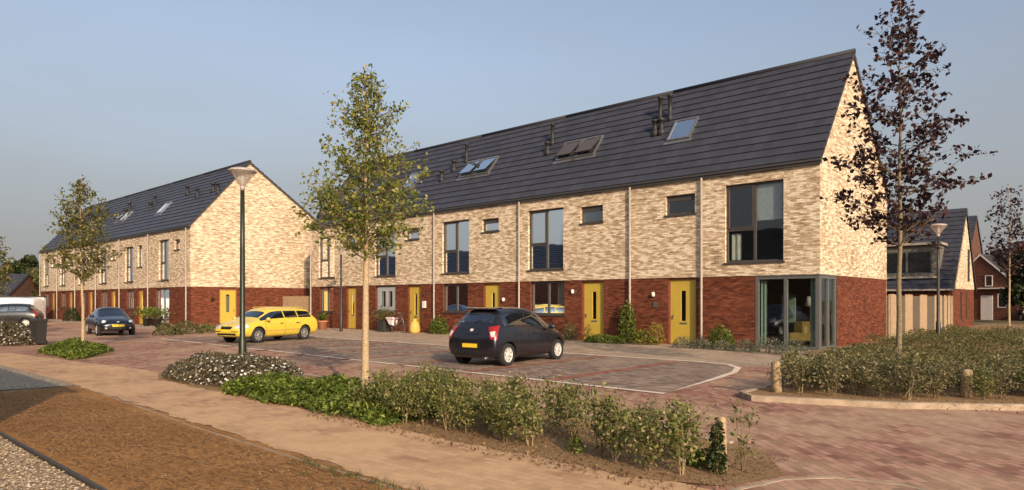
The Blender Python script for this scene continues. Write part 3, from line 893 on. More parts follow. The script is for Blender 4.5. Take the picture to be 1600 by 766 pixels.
# front tree in the planting strip
PF = [(2.6,.55),(2.93,.95),(3.27,1.12),(3.6,1.1),(3.94,.88),(4.27,.56),(4.72,.46),(5.28,.42),(5.6,.2),(5.85,.08)]
make_tree('birch_tree', 'tall slender light green tree with pale trunk in the front planting strip', W(2.2,-16.56,.0), 5.85, .075, PF, 88, 92, .072,
          'leaf_birch', 'bark_pale', 11, rise=.5, spread=.045, ntw=8, extra=[(3.35,math.pi*1.0,1.15,.3),(3.3,.05,1.12,.2),(3.55,math.pi*.94,1.2,.4),(2.95,.2,1.0,.1),(5.0,0.1,.62,.8),(5.2,math.pi,.6,.9),(4.35,math.pi*1.05,.8,.6),(4.3,0,.78,.5)])
# left tree in the island
PL = [(2.5,.3),(2.9,.85),(3.3,1.05),(3.7,.9),(4.2,.85),(4.7,.85),(5.2,.6),(5.6,.25),(5.95,.08)]
make_tree('birch_tree', 'smaller olive green street tree on the round green island by the black car', W(18.74,-16.33,0), 5.95, .06, PL, 66, 74, .10,
          'leaf_birch_far', 'bark_pale', 23, rise=.55, spread=.065, ntw=7)
# purple tree in the right hand bed
PP = [(2.95,.75),(3.5,1.0),(4.2,1.0),(5.0,1.05),(5.8,.95),(6.6,.75),(7.3,.42),(7.95,.1)]
pxy = Vector(((1405-800)/1067*14.0, 14.0, .08))
make_tree('purple_maple_tree', 'tall sparse tree with dark purple leaves in front of the corner house gable', pxy, 7.95, .062, PP, 60, 56, .115,
          'leaf_purple', 'bark_grey', 31, rise=.75, spread=.05, stem_r=.012, ntw=7,
          extra=[(4.05,.02,1.62,.12),(4.0,.2,1.45,.15),(3.75,math.pi*.97,1.35,.35),(4.3,math.pi*1.02,1.25,.2),(3.3,math.pi*.95,1.0,.25),(5.3,.1,1.25,.5),(4.6,-.1,1.2,.4)])
p2 = Vector(((1577-800)/1067*36.0, 36.0, 0))
PQ = [(3.2,.5),(4.2,1.1),(5.2,1.25),(6.2,.95),(7.2,.55),(7.8,.15)]
make_tree('purple_maple_tree', 'small thin purple tree at the right edge before the brick gable house', p2, 7.9, .06, PQ, 34, 36, .17,
          'leaf_purple', 'bark_pale', 47, rise=.7, spread=.13)
# tree cut by the left edge of the picture
p3 = Vector(((-14-800)/1067*31.0, 31.0, 0))
make_tree('birch_tree', 'street tree mostly cut off by the left picture edge', p3, 4.9, .06, [(2.1,.5),(2.6,.95),(3.4,.9),(4.2,.5),(4.9,.1)], 40, 60, .13,
          'leaf_birch_far', 'bark_pale', 53, rise=.7, spread=.13)

def big_tree(label, px, Y, H, rx, leaf, seed, zc=.55, n=5200, ls=.5, name='broadleaf_tree'):
    rng = random.Random(seed)
    loc = Vector(((px-800)/1067*Y, Y, 0))
    T = thing(name, label, 'tree', loc, 0, 'trees beyond the houses')
    b = MB(); b.tube([(0,0,-.1),(.1,0,H*.3),(0,.1,H*.75)], [H*.035,H*.025,H*.008], 8); b.build('trunk', MAT['bark_grey'], T)
    lb = MB(); pts = []
    blobs = []
    for k in range(26):
        a = rng.uniform(0, 6.28); r = rx*rng.uniform(.15,.8); z = H*rng.uniform(.28,.86)
        r *= 1.0 - .55*max(0, (z/H-.55)/.45)
        blobs.append((Vector((math.cos(a)*r, math.sin(a)*r, z)), rx*rng.uniform(.2,.36)))
    for i in range(n):
        c, r = rng.choice(blobs)
        v = Vector((rng.gauss(0,1), rng.gauss(0,1), rng.gauss(0,1))).normalized()*r*rng.uniform(.55,1.05)
        pts.append(c + v)
    leaf_quads(lb, pts, ls, rng, asp=.7); lb.build('crown', MAT[leaf], T)
big_tree('dark green tree crown rising behind the white van', 42, 96, 8.6, 3.2, 'leaf_dark', 3)
big_tree('yellowish green lower tree beside the end wall of the left row', 55, 88, 6.3, 2.2, 'leaf_olive', 4, ls=.4)
big_tree('dark green low tree at the left picture edge below the roof', -6, 90, 5.0, 3.0, 'leaf_dark', 5)
big_tree('dark purple brown tree crown behind the right brick houses', 1590, 60, 7.0, 3.0, 'leaf_purple', 6, ls=.4)
big_tree('dark tree at the far right behind the parked car', 1625, 52, 6.0, 2.5, 'leaf_dark', 8, ls=.35)

def shrub(name, label, loc, rx, ry, rz, n, ls, leaf, seed, cat='shrub', group=None, rot=0., stems=7, flowers=None, nf=0, fs=.05, shape=1.0, parent_z=0., stem_mat='twig', up=.3):
    rng = random.Random(seed)
    T = thing(name, label, cat, loc, rot, group)
    b = MB()
    for k in range(stems):
        a = rng.uniform(0, 6.28); q = rng.uniform(.2, .8)
        b.tube([(rx*.12*math.cos(a), ry*.12*math.sin(a), -.02), (rx*.4*q*math.cos(a), ry*.4*q*math.sin(a), rz*.5), (rx*q*math.cos(a), ry*q*math.sin(a), rz*rng.uniform(.7,.95))], [.012,.008,.003], 5, cap=False)
    b.build('stem', MAT[stem_mat], T)
    lumps = [(Vector((rng.uniform(-.7,.7)*rx, rng.uniform(-.7,.7)*ry, 0)), rng.uniform(.7,1.12)) for _ in range(9)]
    def hgt(x, y):
        q = (x/rx)**2 + (y/ry)**2
        if q >= 1: return 0
        h = (1-q)**.45
        m = max(l[1]*math.exp(-((x-l[0].x)**2/(rx*.45)**2 + (y-l[0].y)**2/(ry*.45)**2)) for l in lumps)
        return rz*h*(.62+.42*m)
    pts = []
    while len(pts) < n:
        x, y = rng.uniform(-rx, rx), rng.uniform(-ry, ry)
        h = hgt(x, y)
        if h <= .02: continue
        pts.append((x, y, h*(rng.random()**.5)*shape + rng.gauss(0, .02)))
    lb = MB(); leaf_quads(lb, [(p[0], p[1], max(.01, p[2])) for p in pts], ls, rng, up=up); lb.build('foliage', MAT[leaf], T)
    if flowers:
        fb = MB(); fp = []
        while len(fp) < nf:
            x, y = rng.uniform(-rx, rx), rng.uniform(-ry, ry)
            h = hgt(x, y)
            if h > .03: fp.append((x, y, h*rng.uniform(.72,1.05)))
        for (x, y, z) in fp:
            ax = Vector((x/rx*.8 + rng.gauss(0,.3), y/ry*.8 + rng.gauss(0,.3), 1)).normalized()
            e1 = ax.orthogonal().normalized(); e2 = ax.cross(e1)
            s = fs*rng.uniform(.5,.75); c = Vector((x,y,z))
            fb.face([c + (e1*math.cos(k*1.0472)+e2*math.sin(k*1.0472))*s for k in range(6)])
        fo = fb.build('flowers', MAT[flowers], T); fo['kind'] = 'stuff'
    return T

# aster bush at the lamp post
shrub('aster_bush', 'wide low bush dotted with small white flowers around the front lamp post', W(6.85,-16.75,.02), 1.15, 2.35, .56, 11000, .07, 'leaf_aster', 61,
      cat='flower bush', rot=RZ, stems=20, flowers='petal_white', nf=650, fs=.042)
shrub('aster_bush', 'dry pale flower bush beside the dark wheelie bin at the left edge', W(25.2,-17.4,.0), 1.0, 2.2, .98, 6500, .10, 'leaf_aster', 62,
      cat='flower bush', rot=RZ+.3, stems=16, flowers='petal_white', nf=420, fs=.05)

# green ground cover
def cover(name, label, poly_t, poly_u, h, n, ls, leaf, seed, hole=None):
    rng = random.Random(seed); pts = []
    t0, t1 = poly_t
    while len(pts) < n:
        t = rng.uniform(t0, t1)
        ua, ub = poly_u(t)
        if ub <= ua: continue
        q = rng.random(); u = ua + (ub-ua)*q
        edge = min(1, 4*q*(1-q)+.12) ** .5 * min(1, (t-t0)/.5+.15, (t1-t)/.5+.15)
        hh = h*edge*(.75+.35*math.sin(t*3.1+u*2)*math.cos(u*4-t))
        pts.append(W(t, u, max(.02, hh*rng.random()**.4)) + Vector((rng.gauss(0,.04), rng.gauss(0,.04), 0)))
    b = MB(); leaf_quads(b, pts, ls, rng, up=.8); o = b.build(name, MAT[leaf])
    tag(o, label, 'ground cover', None, 'stuff')
cover('ground_cover', 'low bright green ground cover in front of the flower bush and tree', (-.3,5.4), lambda t: (-18.05+.06*math.sin(t*4)+max(0,(t-4.2)*.35), -15.95-max(0,(t-3.0)*.62)), .34, 15000, .085, 'leaf_green', 71)
cover('ground_cover', 'low dark green ground cover filling the small tree island', (14.9,21.3), lambda t: (-17.7+ (16.2-t)*.0 + max(0,(t-18.4)*.55), -15.75-max(0,(17.5-t)*.62)), .36, 8000, .10, 'leaf_green', 72)

# hedge plants -------------------------------------------------
def hedge_meshes(n, leaf, seed0, H=.575, nl=760, ls=.046):
    out = []
    for k in range(n):
        rng = random.Random(seed0+k)
        sb = MB(); lb = MB(); pts = []
        ns = rng.randint(3, 5)
        for i in range(ns):
            a = rng.uniform(0, 6.28); r = rng.uniform(.05, .17); h = H*rng.uniform(.78, 1.08)
            p = [Vector((.02*math.cos(a), .02*math.sin(a), -.02)), Vector((r*.6*math.cos(a), r*.6*math.sin(a), h*.45)), Vector((r*math.cos(a)+rng.gauss(0,.03), r*math.sin(a)+rng.gauss(0,.03), h))]
            sb.tube(p, [.0065,.005,.002], 5, cap=False)
            for j in range(nl//ns):
                f = .26 + .74*rng.random()**.7
                q = p[0].lerp(p[1], f*2) if f < .5 else p[1].lerp(p[2], f*2-1)
                s = .085*(1.2-abs(f-.68)*1.3)
                pts.append(q + Vector((rng.gauss(0,s), rng.gauss(0,s), rng.gauss(0,.04))))
        leaf_quads(lb, pts, ls, rng)
        out.append((sb.mesh('stem', MAT['cane' if k % 2 else 'twig']), lb.mesh('foliage', MAT[leaf])))
    return out
HM = hedge_meshes(6, 'leaf_hedge', 200)
HD = hedge_meshes(6, 'leaf_hedge_dull', 300, H=.53, nl=560)
def plant(ms, label, group, loc, rz, sc, name='hedge_shrub', cat='shrub'):
    T = thing(name, label, cat, loc, rz, group)
    T.scale = sc
    link('stem', ms[0], T); link('foliage', ms[1], T)
    return T
rng = random.Random(5)
L1 = 'young leafy hedge shrub with thin pale stem in the row along the sandy path'
G1 = 'hedge shrubs along the sandy path'
k = 0
for u, ta, tb, st in ((-17.62, .75, -4.55, .36), (-16.85, .9, -4.3, .40), (-17.25, .35, -1.6, .42)):
    t = ta
    while t > tb:
        if not (abs(t+3.05) < .16):
            s = rng.uniform(.86, 1.14)
            plant(HM[k % 6], L1, G1, W(t + rng.uniform(-.06,.06), u + rng.uniform(-.1,.1), .015), rng.uniform(0,6.28), (s*rng.uniform(.85,1.1), s*rng.uniform(.85,1.1), s*rng.uniform(.86,1.1)))
            k += 1
        t -= st*rng.uniform(.85,1.15)
# last sparse one at the end of the row
rg = random.Random(91); sb = MB(); lb = MB(); pts = []
for i in range(3):
    a = i*2.1; p0 = Vector((0,0,-.02)); p1 = Vector((.05*math.cos(a), .05*math.sin(a), .3)); p2_ = Vector((.10*math.cos(a), .10*math.sin(a), .62+.04*i))
    sb.tube([p0,p1,p2_], [.007,.005,.002], 5, cap=False)
    for c in (.35,.55,.8,.97):
        q = p0.lerp(p1, c*2) if c < .5 else p1.lerp(p2_, c*2-1)
        for j in range(9): pts.append(q + Vector((rg.gauss(0,.035), rg.gauss(0,.035), rg.gauss(0,.035))))
leaf_quads(lb, pts, .055, rg)
T = thing('hedge_shrub', 'thin sparse hedge shrub alone at the right end of the path row', 'shrub', Vector((2.28,6.75,.01)), 0)
sb.build('stem', MAT['twig'], T); lb.build('foliage', MAT['leaf_hedge'], T)
shrub('weed_plant', 'small bright green weed among the hedge shrubs by the path', Vector(((899-800)/1067*7.55, 7.55, .02)), .07, .07, .24, 90, .06, 'leaf_green', 77, cat='plant', stems=3)
shrub('weed_plant', 'green bushy weed at the foot of the hedge near its post', Vector(((1095-800)/1067*6.95, 6.95, .02)), .14, .14, .2, 170, .06, 'leaf_green', 78, cat='plant', stems=3)
# ivy clad part of the hedge left of the post
shrub('ivy_shrub', 'narrow leafy ivy clump just left of the hedge-end post', Vector(((1121-800)/1067*6.66, 6.66, .02)), .085, .075, .57, 560, .05, 'leaf_dark', 79, cat='shrub', stems=3)

L2 = 'dull brown green hedge shrub in the kerbed bed below the purple tree'
G2 = 'hedge shrubs in the right-hand bed'
def in_bed(t, u):
    # inside the right hand bed, a bit off the kerb
    poly = [(-2.75,-11.6),(-3.1,-11.9),(-4.8,-11.2),(-6.2,-10.2),(-7.4,-8.8),(-8.1,-6.5),(-8.2,-3.5),(-7.0,1.2),(-5.3,4.8),(-4.6,6.4),(-4.5,16),(-.9,16),(-.6,-1.6),(-1.6,-4.5),(-2.7,-9.0)]
    c = False; j = len(poly)-1
    for i in range(len(poly)):
        (xi, yi), (xj, yj) = poly[i], poly[j]
        if (yi > u) != (yj > u) and t < (xj-xi)*(u-yi)/(yj-yi)+xi: c = not c
        j = i
    return c
cnt = 0
u = -11.85
row = 0
while u < -8.6:
    st = .44
    t = -.6 - (row % 2)*.2
    while t > -8.4:
        tt, uu = t + rng.uniform(-.1,.1), u + rng.uniform(-.1,.1)
        p = W(tt, uu)
        pxx = 800+1067*p.x/p.y
        nearpost = any(abs(pxx-q) < 17 and p.y < yq + .25 for q, yq in ((1214, 12.09), (1509, 11.48)))
        if in_bed(tt, uu) and 1100 < pxx < 1720 and cnt < 285 and not nearpost:
            s = rng.choice((.74,.86,.95,1.02,1.1,1.2))
            plant((HM if (cnt*7+row) % 6 == 0 else HD)[(cnt*5+row) % 6], L2, G2, W(tt, uu, .09), rng.uniform(0,6.28), (s*1.1, s*1.1, s*rng.uniform(.85,1.1)))
            cnt += 1
        t -= st
    u += st*.92; row += 1

rg = random.Random(404); pts = []
while len(pts) < 26000:
    t, u = rg.uniform(-8.4, -.5), rg.uniform(-9.2, 15.8)
    if not in_bed(t, u): continue
    hh = (.20 if u < 2 else .45)*(.7+.4*math.sin(t*2.1+u*1.3)*math.cos(u*2.2-t))
    pts.append(W(t, u, .09+hh*rg.random()**.5))
b = MB(); leaf_quads(b, pts, .085, rg, up=.7); o = b.build('ground_cover', MAT['leaf_olive'])
tag(o, 'low olive green ground cover behind the shrubs of the right-hand bed', 'ground cover', None, 'stuff')

# ------------------------------------------------------------------ front garden plants
def fp(px, v, z=.01):
    """point in front of the facade, v metres out, seen at picture column px"""
    k = (px-800)/1067; a = A - E_*v
    t = (a.x - k*a.y)/(k*D.y - D.x)
    return W(t, -v, z)
shrub('climbing_plant', 'tall dark green climbing plant against the wall between the two right doors', fp(980,.28), .22, .42, 1.85, 1500, .09, 'leaf_green', 101, cat='climbing plant', rot=RZ, stems=6)
shrub('garden_shrub', 'yellow flowering low shrub below the climbing plant', fp(1005,.75), .4, .6, .62, 900, .07, 'leaf_green', 102, cat='shrub', rot=RZ, flowers='leaf_yellow', nf=160, fs=.05)
shrub('garden_shrub', 'yellow green shrub right of the climbing plant, tall and loose', fp(1026,.5), .3, .38, .95, 420, .08, 'leaf_yellow', 103, rot=RZ)
shrub('garden_shrub', 'low bright green bushy edge at the foot of the second yellow door', fp(945,1.0), .38, 1.0, .36, 1500, .08, 'leaf_green', 104, rot=RZ)
shrub('garden_shrub', 'small yellow leaved shrub before the second yellow door', fp(918,.75), .25, .28, .72, 320, .07, 'leaf_yellow', 105, rot=RZ)
shrub('garden_shrub', 'upright green shrub by the drainpipe right of the first yellow door', fp(1126,.6), .4, .52, .88, 1200, .09, 'leaf_green', 106, rot=RZ)
for i, (px, v, s, lab) in enumerate(((1070,1.35,.42,'grey green lavender clump before the first yellow door'), (1098,1.4,.40,'grey green lavender clump left of the upright green shrub'),
        (1132,1.55,.36,'grey green lavender clump below the upright green shrub'), (1165,1.7,.40,'grey green lavender clump at the red wall by the corner glass'),
        (1200,1.8,.52,'broad grey green lavender clump before the corner glass'), (1240,1.9,.5,'grey green lavender clump at the right pane of the corner glass'))):
    shrub('lavender_plant', lab, fp(px, v), s*1.0, s*1.15, s*1.05, 750, .055, 'leaf_lavender', 120+i, cat='lavender', group='lavender clumps before the corner house', rot=RZ, up=.0)
shrub('garden_shrub', 'leafy green shrub by the drainpipe left of the dark hatchback', fp(686,.6), .4, .6, 1.0, 1100, .11, 'leaf_green', 131, rot=RZ)
shrub('garden_shrub', 'thin reddish shrub under the window behind the dark hatchback', fp(722,.5), .3, .7, .85, 420, .09, 'leaf_dry', 132, rot=RZ)
shrub('garden_shrub', 'dry grassy plant at the wall just right of the dark hatchback', fp(890,.5), .3, .4, .8, 420, .09, 'leaf_olive', 133, rot=RZ)
# potted plants
def pot(label, loc, r, h, m, name='plant_pot', square=False):
    T = thing(name, label, 'plant pot', loc, RZ)
    b = MB()
    if square:
        b.box(-r, r, -r, r, .0, h); b.box(-r-.02, r+.02, -r-.02, r+.02, h+.001, h+.04)
    else: b.lathe([(r*.68,0),(r*.95,h*.86),(r*1.08,h*.87),(r*1.08,h),(r*.9,h),(r*.85,h*.9)], 18)
    b.build('pot', MAT[m], T)
    b = MB(); b.lathe([(.001,h*.88),(r*.84,h*.88)] if not square else [(.001,h+.042),(r*.9,h+.042)], 14); b.build('potting_soil', MAT['soil'], T)
    return T
P1 = pot('large terracotta pot with palm-like plant behind the yellow estate car', fp(504,1.6), .30, .52, 'terracotta')
rg = random.Random(8); lb = MB()
for i in range(46):
    a = rg.uniform(0,6.28); ln = rg.uniform(.6,1.0); el = rg.uniform(.35,1.2)
    d = Vector((math.cos(a)*math.cos(el), math.sin(a)*math.cos(el), math.sin(el)))
    side = d.cross(Vector((0,0,1))).normalized()*.03
    p0 = Vector((0,0,.5)); p1 = p0 + d*ln*.6; p2_ = p0 + d*ln + Vector((0,0,-.18*ln))
    lb.face([p0-side*.5, p0+side*.5, p1+side, p1-side]); lb.face([p1-side, p1+side, p2_])
lb.build('foliage', MAT['leaf_green'], P1)
P2 = pot('dark square planter with bushy green plant below the grey shutters', fp(600,.9), .26, .62, 'plastic_dark', square=True)
rg = random.Random(18); lb = MB()
leaf_quads(lb, [(rg.gauss(0,.25), rg.gauss(0,.34), .95+rg.gauss(0,.17)) for _ in range(700)], .10, rg); lb.build('foliage', MAT['leaf_olive'], P2)

# shrubs before the left row
for i, (px, py, s, lab, lf) in enumerate(((262,524,.75,'leafy shrub at the pavement left of the left row drainpipe','leaf_olive'), (292,522,.85,'leafy shrub below the white drainpipe of the left row','leaf_olive'),
        (322,519,.6,'low shrub below the side door gable of the left row','leaf_hedge'), (348,517,.5,'low shrub nearest the yellow side door','leaf_hedge'))):
    Y = 1.7*1067/(py-470)
    shrub('garden_shrub', lab, Vector(((px-800)/1067*Y, Y, .01)), s*.9, s, s*.85, 650, .12, lf, 140+i, rot=RZ)
def fpl(px, v, z=.01):
    k = (px-800)/1067; a = A - E_*(5.73+v)
    t = (a.x - k*a.y)/(k*D.y - D.x)
    return W(t, -(5.73+v), z)
for i, (px, lab) in enumerate(((229,'dark pot with leafy plant left of the glazed garden door'), (246,'dark pot with leafy plant before the glazed garden door'))):
    T = pot(lab, fpl(px,.7), .25, .55, 'plastic_dark')
    rg = random.Random(60+i); lb = MB()
    leaf_quads(lb, [(rg.gauss(0,.3), rg.gauss(0,.38), .95+rg.gauss(0,.16)) for _ in range(420)], .14, rg); lb.build('foliage', MAT['leaf_green'], T)
shrub('garden_shrub', 'dark green shrub at the wall behind the black coupe', fpl(112,.8), .6, 1.1, 1.25, 700, .16, 'leaf_dark', 150, rot=RZ)

# ------------------------------------------------------------------ dry straw and leaf litter lying on the verge
rg = random.Random(77); pts = []
for i in range(9000):
    t = rg.uniform(-5, 7.6); u = rg.uniform(-21.5, -19.85)
    pts.append(W(t, u, .016+rg.random()*.012))
b = MB()
for p in pts:
    a = rg.gauss(0, .5) + AL; ln = rg.uniform(.03,.10); d = Vector((math.cos(a), math.sin(a), rg.uniform(-.1,.12))); s = Vector((-d.y, d.x, 0))*.004
    b.face([p-d*ln/2-s, p+d*ln/2-s, p+d*ln/2+s, p-d*ln/2+s])
o = b.build('straw', MAT['straw']); tag(o, 'dry brown straw lying over the verge', 'straw', None, 'stuff')
rg = random.Random(78); b = MB(); pts = []
for i in range(2600):
    t = rg.uniform(-5.1, 1.2); u = rg.uniform(-18.05, -16.2)
    if rg.random() < .25: u = rg.uniform(-18.35,-18.0)
    pts.append(W(t, u, .022+rg.random()*.02))
for i in range(900):
    t = rg.uniform(-8, -2.7); pts.append(W(t, rg.uniform(-12,-8), .115))
leaf_quads(b, [p for p in pts], .04, rg, up=3.0)
o = b.build('leaf_litter', MAT['leaf_dry']); tag(o, 'dry brown leaf litter on the soil under the hedge shrubs', 'leaf litter', None, 'stuff')
rg = random.Random(81); b = MB()
for i in range(46):
    t = rg.gauss(-2.3, .9); u = -19.86 + rg.gauss(0, .09); c = W(t, u, .012)
    for q in range(rg.randint(4, 12)):
        a = rg.uniform(0, 6.28); ln = rg.uniform(.03, .09); o_ = c + Vector((rg.gauss(0,.025), rg.gauss(0,.025), 0))
        tip = o_ + Vector((math.cos(a)*ln*.6, math.sin(a)*ln*.6, ln)); sd = Vector((-math.sin(a), math.cos(a), 0))*.004
        b.face([o_-sd, o_+sd, tip])
o = b.build('grass', MAT['leaf_olive']); tag(o, 'sparse short grass tufts along the path edge', 'grass', None, 'stuff')
# loose pebbles nearest the camera
rg = random.Random(79); b = MB()
for i in range(5200):
    t = rg.uniform(-2.2, 4.5); u = rg.uniform(-22.9, -21.66); r = rg.uniform(.007,.017)
    c = W(t, u, .013+r*.35); a = rg.uniform(0,3.14)
    e1 = Vector((math.cos(a), math.sin(a), 0)); e2 = Vector((-e1.y, e1.x, 0)); up_ = Vector((0,0,1))
    V = [c+e1*r*1.3, c+e2*r, c-e1*r*1.3, c-e2*r, c+up_*r*.8+e1*r*.2]
    b.shared(V, [(0,1,4),(1,2,4),(2,3,4),(3,0,4)], 0, True)
o = b.build('pebbles', MAT['pebble']); tag(o, 'loose warm coloured pebbles of the gravel yard', 'gravel', None, 'stuff')

# ------------------------------------------------------------------ street lamps
def lamp(label, loc, h, r, m, rot=0., base=True):
    T = thing('street_lamp', label, 'street lamp', loc, rot, 'street lamps')
    b = MB()
    b.lathe([(r*1.5,-.05),(r*1.5,.02),(r*1.45,.8),(r*1.05,.86),(r*.95,h*.6),(r*.8,h-.52)], 14)
    b.build('pole', MAT[m], T)
    b = MB(); b.lathe([(r*.82,h-.52),(r*.95,h-.44),(r*.6,h-.40)], 14); b.build('collar', MAT['lamp_metal'], T)
    # open cone of clear plastic under a shallow pale hood
    b = MB(); b.lathe([(.05,h-.42),(.10,h-.34),(.285,h-.115),(.292,h-.10)], 24, cap=False)
    b.build('cone_shade', MAT['lamp_glass'], T)
    b = MB(); b.lathe([(.29,h-.105),(.312,h-.095),(.312,h-.075),(.26,h-.035),(.14,h-.008),(.001,h)], 24)
    b.build('hood', MAT['lamp_metal'], T)
    b = MB(); b.lathe([(.02,h-.42),(.05,h-.30),(.06,h-.17),(.01,h-.12)], 12); b.build('bulb', MAT['white_paint'], T)
    b = MB()
    for k in range(3):
        a = k*2.094; b.tube([(.06*math.cos(a),.06*math.sin(a),h-.42),(.285*math.cos(a),.285*math.sin(a),h-.10)], .006, 5)
    b.build('strut', MAT['lamp_metal'], T)
    return T
lamp('tall dark green street lamp standing in the white flower bush', W(7.23,-16.32,0), 4.72, .058, 'pole_green')
q = Vector(((533-800)/1067*37.5, 37.5, 0)); lamp('dark street lamp close to the facade, partly behind the front tree', q, 4.75, .06, 'pole_dark')
q = Vector(((1466-800)/1067*27.0, 27.0, .05)); lamp('dark street lamp before the wooden fence right of the purple tree', q, 4.7, .06, 'pole_dark')

# ------------------------------------------------------------------ bollards, bin, fences
def bollard(label, loc, h, r, seed):
    b = MB(); b.lathe([(r*1.02,-.05),(r,.1),(r*.97,h*.8),(r*.98,h*.94),(r*.8,h),(.001,h+.012)], 14)
    rg = random.Random(seed)
    o = b.build('wooden_post', MAT['wood_post'], None, loc); o.rotation_euler = (R(rg.uniform(-2,2)), R(rg.uniform(-2,2)), rg.uniform(0,3))
    tag(o, label, 'post', 'short wooden posts')
bollard('short pale wooden post at the left end of the right hedge bed', Vector((4.69,12.09,.1)), .52, .085, 1)
bollard('short weathered wooden post hidden among shrubs at the right side of the bed', Vector((7.63,11.48,.1)), .44, .085, 2)
bollard('short pale wooden post with ivy at the end of the path hedge', Vector((2.07,6.72,.01)), .54, .048, 3)

T = thing('wheelie_bin', 'dark grey wheelie bin beside the pale flower bush', 'bin', W(23.3,-16.55,0), RZ+R(20))
T.scale = (.70,.70,.98)
b = MB()
V = [(-.24,-.24,.06),(.24,-.24,.06),(.24,.24,.06),(-.24,.24,.06),(-.29,-.29,.94),(.29,-.29,.94),(.29,.29,.94),(-.29,.29,.94)]
b.shared(V, [(3,2,1,0),(0,1,5,4),(1,2,6,5),(2,3,7,6),(3,0,4,7)], 0, False); b.box(-.31,.31,-.31,.31,.9,.95)
b.build('body', MAT['plastic_dark'], T)
b = MB(); b.face([(-.32,-.33,.955),(.34,-.33,.955),(.34,.33,.955),(-.32,.33,.955)]); b.shared([(-.32,-.33,.957),(.34,-.33,.957),(.34,.33,.957),(-.32,.33,.957),(-.22,-.25,1.03),(.24,-.25,1.03),(.24,.25,1.03),(-.22,.25,1.03)],[(0,1,5,4),(1,2,6,5),(2,3,7,6),(3,0,4,7),(4,5,6,7)],0,False)
b.build('lid', MAT['plastic_dark'], T)
for s in (-1, 1):
    b = MB(); b.lathe([(.02,-.03),(.1,-.03),(.1,.03),(.02,.03)], 14, (.24, s*.2, .1), axis='y'); b.build('wheel', MAT['tyre'], T)
b = MB(); b.tube([(.36,-.25,.97),(.36,.25,.97)], .015, 8); b.build('handle', MAT['plastic_dark'], T)

# board fence behind the right gable: uprights stand proud of a panel coloured as the shaded gaps
T = thing('board_fence', 'tall pale vertical board fence between the corner house and the house behind', 'fence', W(0,8.4,0), RZ)
b = MB(); L = 14.0
b.box(0, L, -.02, .0, .08, 1.92); b.build('gap_shade_panel', MAT['gap_shade_wood'], T)
def gab_u(px):
    k = (px-800)/1067; return (A.x - k*A.y)/(k*E_.y - E_.x) - 8.4
b = MB(); rg = random.Random(3)
for (a0, a1) in ((1387,1399),(1413,1424.5),(1436,1447),(1459,1470.5),(1474,1478),(1480,1483.5),(1485,1487.6)):
    x0, x1 = max(.02, gab_u(a0)), min(L-.05, gab_u(a1)); nb = max(1, int((x1-x0)/.16))
    for q in range(nb):
        b = MB(); b.box(x0+(x1-x0)*q/nb+.004, x0+(x1-x0)*(q+1)/nb-.004, -.045, -.022, .04, 1.98+rg.uniform(-.02,.02))
        b.build('board', MAT['wood_fence'], T)
b = MB()
for x in (0.02, 3.5, 7., 10.5, 13.9): b.box(x-.05, x+.05, .003, .1, 0, 1.9)
b.build('post', MAT['wood_grey'], T)
# low wooden gate between the two rows
T = thing('garden_fence', 'pale wooden garden fence in the gap between the two rows', 'fence', W(31.25,.5,0), RZ)
for k in range(25):
    b = MB(); b.box(-.02, .02, .03+k*.178, .03+k*.178+.15, .05, 2.0)
    b.build('board', MAT['wood_fence'], T)
b = MB(); b.box(.022, .06, 0, 4.45, .4, .5); b.box(.022, .06, 0, 4.45, 1.5, 1.6); b.build('rail', MAT['wood_grey'], T)

# ------------------------------------------------------------------ bicycle and bag
pa, pb = fp(612,1.0), fp(643,1.0)
dv = (pb-pa).normalized()
T = thing('bicycle', 'bicycle with pale pink bags leaning by the fourth yellow door', 'bicycle', pa + dv*.0, math.atan2(dv.y, dv.x))
for x in (.0, 1.06):
    b = MB(); n = 28; r = .33
    b.tube([(x + r*math.cos(2*math.pi*i/n), 0, r + r*math.sin(2*math.pi*i/n)) for i in range(n+1)], .018, 6, cap=False)
    wh = b.build('wheel', MAT['tyre'], T)
    b = MB()
    for i in range(14):
        a = math.pi*2*i/14; b.tube([(x,0,r),(x+r*math.cos(a),0,r+r*math.sin(a))], .003, 4, cap=False)
    b.build('spokes', MAT['metal_grey'], wh)
b = MB()
for p, q in (((0,0,.33),(.42,0,.30)),((.42,0,.30),(.30,0,.80)),((.42,0,.30),(.92,0,.78)),((.32,0,.72),(.90,0,.86)),((0,0,.33),(.32,0,.70)),((1.06,0,.33),(.89,0,.92))):
    b.tube([p, q], .016, 7)
b.build('frame', MAT['metal_grey'], T)
b = MB(); b.tube([(.78,-.28,1.02),(.88,-.1,1.05),(.89,0,.95),(.88,.1,1.05),(.78,.28,1.02)], .013, 7); b.build('handlebar', MAT['metal_grey'], T)
b = MB(); b.lathe([(.001,.80),(.09,.81),(.11,.85),(.05,.88),(.001,.88)], 12, (.28,0,0)); b.build('saddle', MAT['saddle'], T)
b = MB()
for s in (-1, 1):
    V = [(-.22,s*.05,.72),(.30,s*.05,.70),(.24,s*.05,.36),(-.02,s*.05,.40),(-.2,s*.19,.70),(.28,s*.19,.67),(.22,s*.17,.4),(0,s*.17,.42)]
    b.shared(V, [(0,1,2,3),(4,7,6,5),(0,4,5,1),(1,5,6,2),(2,6,7,3),(3,7,4,0)], 0, False)
b.box(-.26,.28,-.2,.2,.722,.80)
b.build('pannier_bag', MAT['cloth_white'], T)
T2 = thing('yellow_bag', 'yellow sack standing before the fourth yellow door', 'bag', fp(648,.9), RZ)
b = MB(); b.lathe([(.24,0),(.29,.12),(.27,.38),(.2,.56),(.08,.66),(.12,.74),(.001,.74)], 14); b.build('sack', MAT['bag_yellow'], T2)

